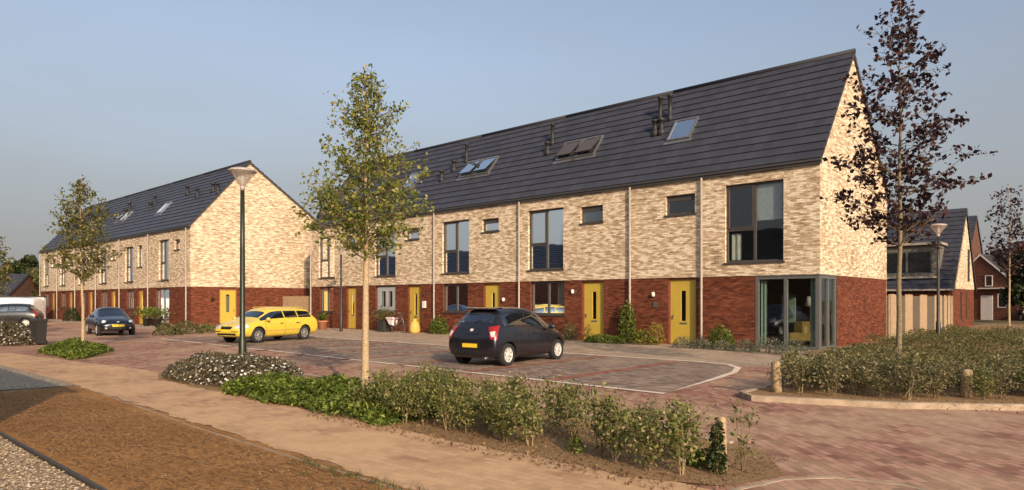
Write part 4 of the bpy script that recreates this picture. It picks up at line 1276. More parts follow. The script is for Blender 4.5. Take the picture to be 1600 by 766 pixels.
# ------------------------------------------------------------------ cars
def make_car(label, loc, rz, st, glass, wheels, wr, paint_m, cat='car', group=None, name='parked_car', marks=None, rim='rim', hubw=.62, seams=True, arch=1.12):
    """st: stations (x, zb, wS, zm, wM, zbelt, wB, zedge, wR, ztop); glass: list of (kind, i0, i1)"""
    T = thing(name, label, cat, loc, rz, group)
    bm = bmesh.new(); rings = []
    for (x, zb, wS, zm, wM, zbl, wB, ze, wR, zt) in st:
        half = [(0, zb), (wS*.86, zb), (wS, zb+.10), (wM, zm), (wM*.5+wB*.5+.012, zm*.35+zbl*.65), (wB, zbl), (wR, ze), (wR*.55, ze*.25+zt*.75), (0, zt)]
        ring = [bm.verts.new((x, y, z)) for y, z in half] + [bm.verts.new((x, -y, z)) for y, z in reversed(half[1:-1])]
        rings.append(ring)
    n = len(rings[0]); h = 8
    gm = {}
    mats = ['paint', 'arch']
    for gi, (kind, i0, i1) in enumerate(glass): gm[gi+2] = (kind, i0, i1)
    for i in range(len(rings)-1):
        for k in range(n):
            f = bm.faces.new((rings[i][k], rings[i][(k+1) % n], rings[i+1][(k+1) % n], rings[i+1][k]))
            f.smooth = True
            side = k if k < h else n-1-k       # segment index from the bottom on either side
            for mi, (kind, i0, i1) in gm.items():
                if i0 <= i < i1:
                    if kind == 'top' and side in (6, 7): f.material_index = mi
                    if kind == 'left' and side == 5 and k < h: f.material_index = mi
                    if kind == 'right' and side == 5 and k >= h: f.material_index = mi
    for ring, flip in ((rings[0], True), (rings[-1], False)):
        for k in range(h):
            a, bq = ring[k], ring[k+1]; a2, b2 = ring[(n-k) % n], ring[n-k-1]
            vs = [v for j, v in enumerate((a, bq, b2, a2)) if v not in (a, bq, b2, a2)[:j]]
            if len(vs) < 3: continue
            f = bm.faces.new(vs if not flip else list(reversed(vs))); f.smooth = True
    bmesh.ops.recalc_face_normals(bm, faces=bm.faces)
    me = bpy.data.meshes.new('body'); bm.to_mesh(me); bm.free()
    slots = [MAT[paint_m], MAT['black_trim']] + [MAT['car_glass']]*len(glass)
    for m_ in slots: me.materials.append(m_)
    o = bpy.data.objects.new('car_shell_work', me); COL.objects.link(o)
    md = o.modifiers.new('s', 'SUBSURF'); md.levels = 3; md.render_levels = 3
    cut = []
    for (wx, half_track) in wheels:
        for s in (-1, 1):
            b = MB(); b.lathe([(wr*arch,-.26),(wr*arch,.26)], 32, (wx, s*(half_track+.06), wr*1.04), mi=1, axis='y')
            c = b.build('cutter', slots); cut.append(c)
            bmd = o.modifiers.new('b', 'BOOLEAN'); bmd.operation = 'DIFFERENCE'; bmd.object = c; bmd.solver = 'EXACT'
    dg = bpy.context.evaluated_depsgraph_get(); dg.update()
    me2 = bpy.data.meshes.new_from_object(o.evaluated_get(dg))
    for c in cut: bpy.data.objects.remove(c)
    bpy.data.objects.remove(o)
    bm = bmesh.new(); bm.from_mesh(me2)
    bm.normal_update()
    bvh = BVHTree.FromBMesh(bm)
    # inset every glazed region so a painted frame remains
    for mi in gm:
        fs = [f for f in bm.faces if f.material_index == mi]
        if not fs: continue
        th = .028 if gm[mi][0] != 'top' else .04
        res = bmesh.ops.inset_region(bm, faces=fs, thickness=th, depth=-.004, use_even_offset=True, use_boundary=True)
        for f in res['faces']: f.material_index = 0
    def part(name, idx, m_, parent, keep=None):
        b2 = bmesh.new(); vm = {}
        for f in bm.faces:
            if f.material_index != idx: continue
            if keep and not keep(f.calc_center_median()): continue
            vs = []
            for v in f.verts:
                if v.index not in vm: vm[v.index] = b2.verts.new(v.co)
                vs.append(vm[v.index])
            try: nf = b2.faces.new(vs); nf.smooth = f.smooth
            except ValueError: pass
        mm = bpy.data.meshes.new(name); b2.to_mesh(mm); b2.free(); mm.materials.append(m_)
        return link(name, mm, parent)
    bm.verts.index_update()
    body = part('body', 0, MAT[paint_m], T)
    for qx in (-1, 1):
        for qy in (-1, 1): part('wheel_arch', 1, MAT['black_trim'], T, lambda c, qx=qx, qy=qy: c.x*qx > 0 and c.y*qy > 0)
    for mi, (kind, i0, i1) in gm.items():
        part({'top': 'windscreen' if i0 > len(st)/2 else 'rear_window'}.get(kind, 'side_window'), mi, MAT['car_glass'], T)
    bm.free()
    xs_ = [w_[0] for w_ in wheels]; x0_, x1_ = min(xs_), max(xs_)
    for (sx, sy) in ((x0_+1.15, .36), (x0_+1.15, -.36), (x0_+.25, .34), (x0_+.25, -.34)):
        b = MB(); P = [(sx-.02,.26),(sx+.42,.30),(sx+.46,.42),(sx+.06,.44),(sx-.16,1.0),(sx-.18,1.18),(sx-.28,1.18),(sx-.26,.95)]
        P = [(px_, pz_*min(1, st[len(st)//2][9]/1.5)) for px_, pz_ in P]
        L_ = [(px_, sy-.22, pz_) for px_, pz_ in P]; R_ = [(px_, sy+.22, pz_) for px_, pz_ in P]; m_ = len(P)
        b.shared(L_+R_, [tuple(range(m_)), tuple(reversed(range(m_, 2*m_)))] + [(k_, (k_+1)%m_, m_+(k_+1)%m_, m_+k_) for k_ in range(m_)], 0, False)
        b.build('seat', MAT['seat_cloth'], T)
    b = MB(); b.box(x1_-.55, x1_-.15, -.62, .62, .55, .86); b.build('dashboard', MAT['seat_cloth'], T)
    b = MB(); b.box(x0_-.2, x1_-.3, -.6, .6, .22, .26); b.build('cabin_floor', MAT['black_trim'], T)
    # patches laid on the body surface
    def patch(name, m_, quad, direction, parent=T, off=.006, nx=8, ny=6, thick=.0):
        """quad: four points (any 3D), each projected along direction on to the shell"""
        d = Vector(direction).normalized(); q = [Vector(p) for p in quad]
        b = MB(); grid = []
        for j in range(ny+1):
            for i in range(nx+1):
                a, c = i/nx, j/ny
                p = q[0].lerp(q[1], a).lerp(q[3].lerp(q[2], a), c)
                hit = bvh.ray_cast(p - d*3.0, d, 6.0)
                if hit[0] is None: grid.append(p)
                else: grid.append(hit[0] + hit[1]*off*(1 if hit[1].dot(d) < 0 else -1))
        F = [(j*(nx+1)+i, j*(nx+1)+i+1, (j+1)*(nx+1)+i+1, (j+1)*(nx+1)+i) for j in range(ny) for i in range(nx)]
        b.shared(grid, F, 0, True)
        return b.build(name, MAT[m_], parent)
    if marks: marks(T, patch, body)
    # wheels
    for (wx, ht) in wheels:
        for s in (-1, 1):
            W_ = bpy.data.objects.new('wheel', None); COL.objects.link(W_); W_.parent = T; W_.location = (wx, s*(ht-.02), wr)
            b = MB(); hw = .095
            b.lathe([(wr*hubw,-hw*.8),(wr*.78,-hw),(wr*.95,-hw*.95),(wr,-hw*.6),(wr,hw*.6),(wr*.95,hw*.95),(wr*.78,hw),(wr*hubw,hw*.8)], 30, axis='y', cap=False)
            b.build('tyre', MAT['tyre'], W_)
            b = MB(); yo = s*hw*.72
            b.lathe([(wr*hubw*1.02, yo-.03*s*0-.012), (wr*hubw*1.02, yo+.012), (wr*hubw*.88, yo+.012), (wr*hubw*.88, yo-.012), (wr*hubw*1.02, yo-.012)], 30, axis='y', cap=False)
            for k in range(7):
                a = 2*math.pi*k/7; ca, sa = math.cos(a), math.sin(a)
                r0_, r1_ = wr*.10, wr*hubw*.92
                t_ = Vector((ca,0,sa)); pq = Vector((-sa,0,ca))
                w0, w1 = wr*.10, wr*(.145 if rim == 'rim' else .10)
                f0 = t_*r0_; f1 = t_*r1_; yy = Vector((0,yo+s*.006,0)); yb = Vector((0,yo-s*.02,0))
                P_ = [f0-pq*w0, f0+pq*w0, f1+pq*w1, f1-pq*w1]
                b.face([p+yy for p in P_])
                for e in range(4): b.face([P_[e]+yy, P_[(e+1)%4]+yy, P_[(e+1)%4]+yb, P_[e]+yb])
            b.lathe([(.001, yo+s*.012), (wr*.2, yo+s*.01), (wr*.2, yo-s*.01)], 16, axis='y', cap=False)
            b.build('rim', MAT[rim], W_)
            b = MB(); b.lathe([(.001, yo-s*.035), (wr*hubw, yo-s*.035)], 24, axis='y', cap=False); b.build('brake_disc', MAT['black_trim'], W_)
    return T

def mirror_mesh(T, x, y, z, m):
    for s in (-1, 1):
        b = MB(); V = []
        b.lathe([(.001,-.10),(.055,-.08),(.075,0),(.06,.075),(.001,.09)], 12, (x, s*(y+.09), z), axis='y'); b.tube([(x+.02, s*(y-.03), z-.03),(x, s*(y+.05), z-.01)], .02, 6)
        b.build('wing_mirror', MAT[m], T)

# --- dark hatchback, rear towards the camera
HB = [(-1.86,.36,.55,.50,.62,.60,.60,.66,.50,.68),
      (-1.82,.27,.70,.48,.77,.74,.72,.82,.60,.84),
      (-1.74,.22,.76,.48,.81,.92,.745,.985,.62,1.00),
      (-1.64,.20,.78,.48,.82,.97,.75,1.06,.62,1.08),
      (-1.34,.19,.79,.48,.83,.99,.765,1.40,.565,1.475),
      (-1.22,.18,.79,.48,.83,.99,.77,1.43,.565,1.51),
      (-.85,.17,.79,.48,.83,.985,.775,1.45,.57,1.535),
      (-.30,.17,.79,.48,.83,.965,.775,1.455,.575,1.545),
      (.25,.17,.79,.48,.83,.945,.775,1.42,.57,1.51),
      (.48,.17,.79,.48,.83,.935,.772,1.36,.555,1.45),
      (1.06,.18,.78,.48,.82,.90,.75,.97,.61,1.02),
      (1.22,.18,.77,.47,.815,.87,.735,.92,.57,.96),
      (1.55,.20,.74,.46,.79,.77,.70,.82,.52,.86),
      (1.76,.24,.66,.44,.72,.62,.64,.68,.46,.72),
      (1.86,.30,.50,.42,.55,.50,.50,.56,.36,.58)]
def hb_marks(T, patch, body):
    for s in (-1, 1):
        patch('tail_light', 'lamp_red', [(-1.8,s*.53,1.02),(-1.8,s*.80,1.06),(-1.8,s*.80,.70),(-1.8,s*.63,.72)], (1,-s*.35,0), off=.012)
        patch('reverse_light', 'lamp_pale', [(-1.8,s*.60,.90),(-1.8,s*.74,.92),(-1.8,s*.74,.78),(-1.8,s*.65,.78)], (1,-s*.35,0), off=.018)
        patch('headlight', 'lamp_clear', [(1.7,s*.45,.80),(1.5,s*.70,.92),(1.5,s*.74,.66),(1.75,s*.5,.62)], (-1,-s*.4,-.3), off=.01)
        for (x0, x1) in ((-.335,-.320), (.78,.795), (-1.0,-.985)):
            patch('door_seam', 'black_trim', [(x0,s,.94),(x1,s,.94),(x1+(.0 if x0>-.9 else .1),s,.27 if x0>-.9 else .62),(x0+(.0 if x0>-.9 else .1),s,.27 if x0>-.9 else .62)], (0,-s,0), off=.003, nx=1, ny=12)
        for x0 in (-.52, .12):
            patch('door_handle', 'paint_black', [(x0-.18,s,.84),(x0,s,.84),(x0,s,.81),(x0-.18,s,.81)], (0,-s,0), off=.022, nx=4, ny=2)
        patch('sill_trim', 'black_trim', [(-.75,s,.27),(.75,s,.27),(.75,s,.2),(-.75,s,.2)], (0,-s,0), off=.006)
    patch('rear_bumper_step', 'black_trim', [(-1.9,-.42,.45),(-1.9,.42,.45),(-1.9,.42,.33),(-1.9,-.42,.33)], (1,0,0), off=.006)
    pl = patch('plate_recess', 'black_trim', [(-1.9,-.34,.635),(-1.9,.34,.635),(-1.9,.34,.475),(-1.9,-.34,.475)], (1,0,0), off=.006)
    patch('number_plate', 'plate_yellow', [(-1.9,-.24,.60),(-1.9,.24,.60),(-1.9,.24,.50),(-1.9,-.24,.50)], (1,0,0), off=.014)
    patch('boot_handle', 'paint_black', [(-1.9,-.22,.87),(-1.9,.22,.87),(-1.9,.22,.83),(-1.9,-.22,.83)], (1,0,0), off=.02)
    patch('badge', 'rim', [(-1.9,-.05,.97),(-1.9,.05,.97),(-1.9,.05,.91),(-1.9,-.05,.91)], (1,0,0), off=.012)
    patch('hatch_seam', 'black_trim', [(-1.9,-.56,.70),(-1.9,.56,.70),(-1.9,.56,.69),(-1.9,-.56,.69)], (1,0,0), off=.004, nx=14, ny=1)
    b = MB(); b.shared([(-1.46,-.5,1.50),(-1.20,-.55,1.525),(-1.20,.55,1.525),(-1.46,.5,1.50),(-1.45,-.48,1.465),(-1.2,-.54,1.48),(-1.2,.54,1.48),(-1.45,.48,1.465)], [(0,1,2,3),(7,6,5,4),(0,3,7,4),(0,4,5,1),(3,2,6,7)], 0, False)
    b.build('roof_spoiler', MAT['paint_black'], T)
    b = MB(); b.tube([(-1.62,.05,1.13),(-1.52,-.26,1.22)], .008, 5); b.build('rear_wiper', MAT['black_trim'], T)
    b = MB(); b.tube([(-1.7,-.5,.24),(-1.9,-.5,.24)], .03, 10); b.build('exhaust', MAT['metal_grey'], T)
    mirror_mesh(T, .72, .80, .98, 'paint_black')
HBG = [('top',3,4),('top',9,10),('left',4,7),('right',4,7),('left',7,10),('right',7,10)]
pr, pf = W(4.28,-10.77), W(4.61,-8.22)
hd = (pf-pr).normalized(); rt = Vector((hd.y, -hd.x, 0))
cen = (pr+pf)/2 - rt*.70 + hd*.03
make_car('dark purple black small hatchback parked with its rear towards the hedge', cen, math.atan2(hd.y, hd.x), HB, HBG, [(-1.24,.72),(1.22,.72)], .30, 'paint_black', marks=hb_marks)

# --- yellow estate
ES = [(-2.26,.42,.55,.52,.62,.62,.60,.68,.50,.70),
      (-2.22,.32,.70,.50,.78,.76,.74,.82,.64,.84),
      (-2.13,.26,.78,.50,.83,.88,.785,.95,.66,.97),
      (-2.07,.24,.80,.50,.84,.91,.79,1.0,.66,1.02),
      (-1.80,.22,.81,.50,.855,.915,.79,1.30,.58,1.375),
      (-1.66,.21,.81,.50,.855,.915,.79,1.335,.575,1.405),
      (-1.02,.20,.81,.50,.86,.91,.79,1.365,.58,1.435),
      (-.10,.20,.81,.50,.86,.90,.79,1.375,.585,1.445),
      (.42,.20,.81,.50,.86,.89,.79,1.345,.58,1.415),
      (.62,.20,.81,.50,.86,.885,.79,1.29,.57,1.36),
      (1.28,.21,.80,.50,.855,.86,.78,.93,.64,.97),
      (1.42,.21,.80,.49,.85,.84,.77,.89,.62,.93),
      (1.85,.23,.77,.47,.82,.76,.73,.81,.57,.85),
      (2.12,.26,.69,.45,.76,.66,.67,.72,.50,.75),
      (2.24,.32,.52,.44,.60,.54,.52,.60,.40,.62)]
def es_marks(T, patch, body):
    for s in (-1, 1):
        patch('tail_light', 'lamp_red', [(-2.2,s*.62,.95),(-2.2,s*.80,.96),(-2.2,s*.82,.66),(-2.2,s*.66,.66)], (1,-s*.4,0), off=.012)
        patch('headlight', 'lamp_clear', [(2.1,s*.36,.72),(1.9,s*.70,.76),(1.9,s*.72,.62),(2.1,s*.4,.58)], (-1,-s*.35,-.1), off=.012)
        patch('indicator', 'lamp_pale', [(2.0,s*.70,.75),(1.85,s*.82,.76),(1.85,s*.84,.63),(2.0,s*.72,.62)], (-.6,-s,0), off=.012)
        for (x0, x1) in ((.955,.97), (-.12,-.105), (-1.10,-1.085)):
            patch('door_seam', 'black_trim', [(x0,s,.88),(x1,s,.88),(x1,s,.28),(x0,s,.28)] if x0 > -1 else [(x0,s,.88),(x1,s,.88),(x1+.12,s,.62),(x0+.12,s,.62)], (0,-s,0), off=.003, nx=1, ny=10)
        patch('side_moulding', 'bag_yellow', [(-1.0,s,.52),(1.0,s,.52),(1.0,s,.47),(-1.0,s,.47)], (0,-s,0), off=.012, nx=16, ny=2)
        for x0 in (-.0, -.95):
            patch('door_handle', 'black_trim', [(x0-.0,s,.78),(x0+.18,s,.78),(x0+.18,s,.75),(x0,s,.75)], (0,-s,0), off=.022, nx=4, ny=2)
        b = MB(); b.tube([(-1.6,s*.50,1.40),(-1.5,s*.50,1.425),(.2,s*.50,1.435),(.35,s*.50,1.41)], .011, 6); b.build('roof_rail', MAT['paint_yellow'], T)
    patch('grille', 'black_trim', [(2.2,-.30,.68),(2.2,.30,.68),(2.2,.26,.57),(2.2,-.26,.57)], (-1,0,0), off=.008)
    patch('bumper_strip', 'black_trim', [(2.3,-.60,.50),(2.3,.60,.50),(2.3,.60,.47),(2.3,-.60,.47)], (-1,0,0), off=.012, nx=14, ny=1)
    patch('air_intake', 'black_trim', [(2.3,-.5,.42),(2.3,.5,.42),(2.3,.48,.34),(2.3,-.48,.34)], (-1,0,0), off=.006, nx=12, ny=2)
    patch('number_plate', 'plate_yellow', [(2.3,-.26,.57),(2.3,.26,.57),(2.3,.26,.46),(2.3,-.26,.46)], (-1,0,0), off=.016)
    mirror_mesh(T, .92, .82, .95, 'paint_yellow')
ESG = [('top',3,4),('top',9,10),('left',4,6),('right',4,6),('left',6,7),('right',6,7),('left',7,10),('right',7,10)]
pr, pf = W(19.08,-7.87), W(18.18,-10.65)
hd = (pf-pr).normalized(); lf = Vector((-hd.y, hd.x, 0))
cen = (pr+pf)/2 - lf*.76 - hd*.12 + Vector((.12,0,0))
t_ = make_car('bright yellow estate car parked nose to the road before the left gable', cen, math.atan2(hd.y, hd.x), ES, ESG, [(-1.32,.75),(1.34,.75)], .315, 'paint_yellow', marks=es_marks, rim='rim_dark', arch=1.14)

# --- dark coupe coming out of the left
CP = [(-2.02,.40,.50,.50,.58,.60,.56,.66,.46,.68),
      (-1.95,.30,.68,.48,.76,.74,.72,.80,.60,.82),
      (-1.75,.24,.76,.48,.82,.84,.75,.90,.64,.92),
      (-1.55,.22,.78,.48,.84,.88,.76,.95,.64,.98),
      (-1.0,.20,.79,.48,.85,.90,.765,1.24,.55,1.31),
      (-.80,.19,.79,.48,.85,.90,.77,1.28,.55,1.36),
      (-.40,.18,.79,.48,.85,.90,.77,1.32,.555,1.40),
      (.05,.18,.79,.48,.85,.89,.77,1.31,.56,1.385),
      (.22,.18,.79,.48,.85,.885,.77,1.26,.555,1.335),
      (.88,.19,.79,.48,.845,.86,.76,.92,.62,.97),
      (1.05,.19,.78,.48,.84,.84,.75,.88,.60,.92),
      (1.5,.21,.76,.46,.82,.76,.71,.80,.54,.85),
      (1.82,.25,.68,.44,.75,.64,.64,.69,.48,.73),
      (2.0,.31,.52,.42,.58,.52,.50,.57,.38,.60)]
def cp_marks(T, patch, body):
    for s in (-1, 1):
        b = MB(); b.lathe([(.001,.05),(.07,.04),(.105,.0),(.11,-.06)], 16, (0,0,0), axis='x')
        o = b.build('headlight', MAT['lamp_clear'], T, (1.74,s*.58,.68)); o.rotation_euler = (0,R(-25),s*R(20))
        patch('door_seam', 'black_trim', [(.70,s,.86),(.715,s,.86),(.715,s,.28),(.70,s,.28)], (0,-s,0), off=.003, nx=1, ny=10)
        patch('fog_light', 'lamp_clear', [(2.0,s*.48,.42),(2.0,s*.58,.42),(2.0,s*.58,.35),(2.0,s*.48,.35)], (-1,-s*.3,0), off=.008, nx=3, ny=3)
    patch('air_intake', 'black_trim', [(2.1,-.42,.44),(2.1,.42,.44),(2.1,.40,.32),(2.1,-.40,.32)], (-1,0,0), off=.006)
    patch('number_plate', 'plate_yellow', [(2.1,-.26,.56),(2.1,.26,.56),(2.1,.26,.45),(2.1,-.26,.45)], (-1,0,0), off=.02)
    patch('badge', 'rim', [(1.9,-.05,.72),(1.9,.05,.72),(1.95,.05,.66),(1.95,-.05,.66)], (-1,0,-.6), off=.008)
    mirror_mesh(T, .60, .80, .95, 'paint_navy')
CPG = [('top',3,4),('top',8,9),('left',4,6),('right',4,6),('left',6,9),('right',6,9)]
Y = 34.4; X = (172-800)/1067*Y
rzc = math.atan2(-D.y, -D.x) - R(7)
coupe = make_car('black coupe with round headlights facing the camera at the left', Vector((X,Y,0)), rzc, CP, CPG, [(-1.26,.74),(1.26,.74)], .31, 'paint_navy', marks=cp_marks)

# --- dark hatch behind the left bush, and white van behind it
def pm(T, patch, body):
    for s in (-1, 1):
        patch('headlight', 'lamp_clear', [(1.7,s*.45,.80),(1.5,s*.70,.90),(1.5,s*.74,.66),(1.75,s*.5,.62)], (-1,-s*.4,-.3), off=.01)
        patch('tail_light', 'lamp_red', [(-1.8,s*.53,1.02),(-1.8,s*.78,1.06),(-1.8,s*.80,.70),(-1.8,s*.63,.72)], (1,-s*.35,0), off=.012)
    mirror_mesh(T, .72, .80, .98, 'paint_dark')
Y = 43.0
make_car('dark car half hidden behind the pale bush at the left edge', Vector(((10-800)/1067*Y, Y, 0)), R(200), HB, HBG, [(-1.24,.72),(1.22,.72)], .30, 'paint_dark', marks=pm)
VN = [(-2.5,.45,.70,.7,.78,1.0,.78,1.05,.70,1.08),
      (-2.45,.32,.82,.7,.88,1.2,.86,1.75,.74,1.82),
      (-2.3,.28,.86,.7,.90,1.2,.88,1.86,.76,1.93),
      (-1.0,.26,.88,.7,.92,1.2,.90,1.90,.78,1.97),
      (.3,.26,.88,.7,.92,1.15,.90,1.90,.78,1.97),
      (.95,.26,.88,.7,.92,1.12,.89,1.86,.76,1.93),
      (1.15,.26,.88,.7,.92,1.10,.88,1.80,.74,1.88),
      (1.85,.28,.87,.68,.91,1.04,.86,1.12,.72,1.18),
      (2.05,.28,.85,.66,.90,.98,.84,1.03,.68,1.08),
      (2.4,.32,.76,.6,.84,.80,.76,.86,.58,.90),
      (2.5,.40,.58,.55,.64,.64,.60,.68,.46,.70)]
def vm(T, patch, body):
    for s in (-1, 1):
        patch('headlight', 'lamp_clear', [(2.4,s*.5,.88),(2.2,s*.8,.92),(2.2,s*.82,.74),(2.4,s*.55,.7)], (-1,-s*.4,-.1), off=.012)
        patch('side_rail', 'black_trim', [(-2.2,s,.66),(.9,s,.66),(.9,s,.6),(-2.2,s,.6)], (0,-s,0), off=.012, nx=14, ny=2)
    mirror_mesh(T, 1.5, .92, 1.2, 'black_trim')
Y = 52.0
make_car('long white van standing behind the dark car at the left edge', Vector(((8-800)/1067*Y, Y, 0)), R(185), VN, [('top',6,7),('left',4,7),('right',4,7)], [(-1.5,.82),(1.55,.82)], .34, 'paint_white', cat='van', name='parked_van', marks=vm)
b = MB(); 
T = thing('site_wall', 'low white wall with dark coping beyond the white van', 'wall', Vector(((70-800)/1067*60, 60, 0)), R(178))
b.box(0, 14, -.12, .12, 0, 2.0); b.build('wall', MAT['white_paint'], T)
b = MB(); b.box(-.05, 14.05, -.17, .17, 2.003, 2.12); b.build('coping', MAT['gutter'], T)
# dark blue car at the far right edge
Y = 58.0
make_car('small blue grey car at the right edge before the brick house', Vector(((1604-800)/1067*Y, Y, 0)), R(250), HB, HBG, [(-1.24,.72),(1.22,.72)], .30, 'paint_dark', marks=pm)

# ------------------------------------------------------------------ background houses on the right
def gable_house(name, label, loc, rz, Lx, dep, ze, zr, ru, wall_up, wall_lo, roof, zs=2.55, dormer=None, white_verge=False, gwin=(), fwin=(), group=None):
    """local x: into depth (gable direction), y: along the ridge; gable at y=0, front eaves at x=0"""
    H = thing(name, label, 'house', loc, rz, group)
    b = MB()
    b.face([(0,0,zs),(0,0,ze),(ru,0,zr),(dep,0,ze),(dep,0,zs)], uv=[(0,zs),(0,ze),(ru,zr),(dep,ze),(dep,zs)])
    b.face([(0,Lx,zs),(0,Lx,ze),(ru,Lx,zr),(dep,Lx,ze),(dep,Lx,zs)], uv=[(0,zs),(0,ze),(ru,zr),(dep,ze),(dep,zs)])
    if ze > zs+.01:
        b.face([(0,0,zs),(0,Lx,zs),(0,Lx,ze),(0,0,ze)]); b.face([(dep,0,zs),(dep,Lx,zs),(dep,Lx,ze),(dep,0,ze)])
    b.build('upper_wall', MAT[wall_up], H)
    b = MB()
    b.wall(lambda a, z: (a, .02, z), .02, dep-.02, 0, zs, [g for g in gwin if g[3] < zs+.01], .1, (0,1,0))
    b.wall(lambda a, z: (.02, a, z), .02, Lx, 0, zs, [g for g in fwin if g[3] < zs+.01], .1, (1,0,0))
    b.face([(dep-.02,.02,0),(dep-.02,Lx,0),(dep-.02,Lx,zs),(dep-.02,.02,zs)]); b.face([(.02,Lx,0),(dep,Lx,0),(dep,Lx,zs),(.02,Lx,zs)])
    b.build('lower_wall', MAT[wall_lo], H)
    b = MB()
    for (xa, za, xb, zb_) in ((-.2, ze-.15, ru, zr+.06), (dep+.2, ze-.15, ru, zr+.06)):
        Ls = math.hypot(xb-xa, zb_-za); n = int(Ls/.36); dx, dz = (xb-xa)/Ls, (zb_-za)/Ls; sg = 1 if xb > xa else -1
        nx, nz = -dz*sg, dx*sg
        for i in range(n):
            s0, s1 = Ls*i/n, Ls*(i+1)/n
            lo = (xa+dx*s0+nx*.05, za+dz*s0+nz*.05); hi = (xa+dx*s1+nx*.01, za+dz*s1+nz*.01); bo = (xa+dx*s0+nx*.0, za+dz*s0+nz*.0)
            b.face([(lo[0],-.08,lo[1]),(hi[0],-.08,hi[1]),(hi[0],Lx+.08,hi[1]),(lo[0],Lx+.08,lo[1])], uv=[(0,i*.4),(0,i*.4+.39),(Lx,i*.4+.39),(Lx,i*.4)])
            b.face([(bo[0],-.08,bo[1]),(lo[0],-.08,lo[1]),(lo[0],Lx+.08,lo[1]),(bo[0],Lx+.08,bo[1])], uv=[(0,.2)]*4)
            b.face([(bo[0],-.08,bo[1]),(hi[0],-.08,hi[1]),(lo[0],-.08,lo[1])], uv=[(0,.2)]*3)
    rf = b.build('roof', MAT[roof], H)
    b = MB()
    for (xa, za, xb, zb_) in ((-.2, ze-.12, ru, zr+.08), (dep+.2, ze-.12, ru, zr+.08)):
        for yy in (-.12, -.082):
            b.face([(xa,yy,za),(xb,yy,zb_),(xb,yy,zb_-.18),(xa,yy,za-.18)])
    b.build('verge_board', MAT['white_paint' if white_verge else 'gutter'], rf)
    b = MB(); b.box(-.28, -.16, -.05, Lx+.05, ze-.22, ze-.12); b.build('gutter', MAT['pipe_light'], rf)
    for g in gwin:
        z_on = g[3] > zs+.01
        yy = -.012 if z_on else .06
        fb = MB(); x0, x1, z0, z1 = g[:4]; w_ = .06
        fb.box(x0,x0+w_,yy-.03,yy+.03,z0,z1); fb.box(x1-w_,x1,yy-.03,yy+.03,z0,z1); fb.box(x0+w_,x1-w_,yy-.03,yy+.03,z0,z0+w_); fb.box(x0+w_,x1-w_,yy-.03,yy+.03,z1-w_,z1)
        f = fb.build('window', MAT['white_paint' if white_verge else 'frame_dark'], H)
        pb = MB(); pb.face([(x0+w_,yy-.004,z0+w_),(x1-w_,yy-.004,z0+w_),(x1-w_,yy-.004,z1-w_),(x0+w_,yy-.004,z1-w_)]); pb.build('pane', MAT['dark_glass'], f)
    for g in fwin:
        yy = .06; fb = MB(); y0, y1, z0, z1 = g[:4]; w_ = .06
        fb.box(yy-.03,yy+.03,y0,y0+w_,z0,z1); fb.box(yy-.03,yy+.03,y1-w_,y1,z0,z1); fb.box(yy-.03,yy+.03,y0+w_,y1-w_,z0,z0+w_); fb.box(yy-.03,yy+.03,y0+w_,y1-w_,z1-w_,z1)
        f = fb.build('window', MAT['frame_dark'], H)
        pb = MB(); pb.face([(yy,y0+w_,z0+w_),(yy,y1-w_,z0+w_),(yy,y1-w_,z1-w_),(yy,y0+w_,z1-w_)]); pb.build('pane', MAT['dark_glass'], f)
    if dormer:
        y0, y1, z0, z1 = dormer
        sl = (zr-ze)/ru
        xf = (z0-ze)/sl - .25; xb_ = (z1-ze)/sl + .1
        db = MB()
        db.face([(xf,y0,z0),(xb_,y0,z1),(xf,y0,z1)]); db.face([(xf,y1,z0),(xb_,y1,z1),(xf,y1,z1)])
        db.wall(lambda a, z: (xf, a, z), y0, y1, z0-.1, z1, [(y0+.35, y1-.15, z0+.15, z1-.35)], .08, (1,0,0))
        dm = db.build('dormer', MAT['wood_grey'], rf)
        tb = MB(); tb.box(xf-.25, xb_+.3, y0-.15, y1+.15, z1+.003, z1+.14); tb.build('dormer_roof', MAT['pipe_light'], dm)
        fb = MB(); a0, a1, c0, c1 = y0+.35, y1-.15, z0+.15, z1-.35; m_ = (a0+a1)/2
        for (p, q) in ((a0,a0+.07),(m_-.05,m_+.05),(a1-.07,a1)): fb.box(xf+.02, xf+.09, p, q, c0, c1)
        fb.box(xf+.022, xf+.088, a0+.07, a1-.07, c0, c0+.07); fb.box(xf+.022, xf+.088, a0+.07, a1-.07, c1-.07, c1)
        fb.build('dormer_window', MAT['frame_grey'], dm)
        pb = MB(); pb.face([(xf+.06,a0+.03,c0+.03),(xf+.06,a1-.03,c0+.03),(xf+.06,a1-.03,c1-.03),(xf+.06,a0+.03,c1-.03)]); pb.build('pane', MAT['dark_glass'], dm)
        sb = MB(); sb.box(xf-.1, xf-.003, y0, y1, z0-.12, z0-.02); sb.build('sill', MAT['pipe_light'], dm)
    return H
gable_house('dormer_house', 'house with low dark roof, wide dormer and pale gable behind the fence', W(0,22.4,0), RZ, 14, 7.0, 2.5, 7.35, 3.9, 'brick_cream', 'brick_red', 'roof_tile',
            zs=2.4, dormer=(.75,3.9,3.15,5.0), gwin=[(4.6,5.1,2.9,4.9),(2.4,2.9,.5,2.3),(4.2,4.6,.5,2.3)], fwin=[(2,3,1,2.1)])
gable_house('brick_house', 'narrow dark roofed house just right of the dormer house gable', W(3.0,46.5,0), RZ, 14, 8.5, 5.2, 9.4, 4.3, 'brick_old', 'brick_old', 'roof_tile', zs=2.5, gwin=[(3.6,4.2,.4,2.2)])
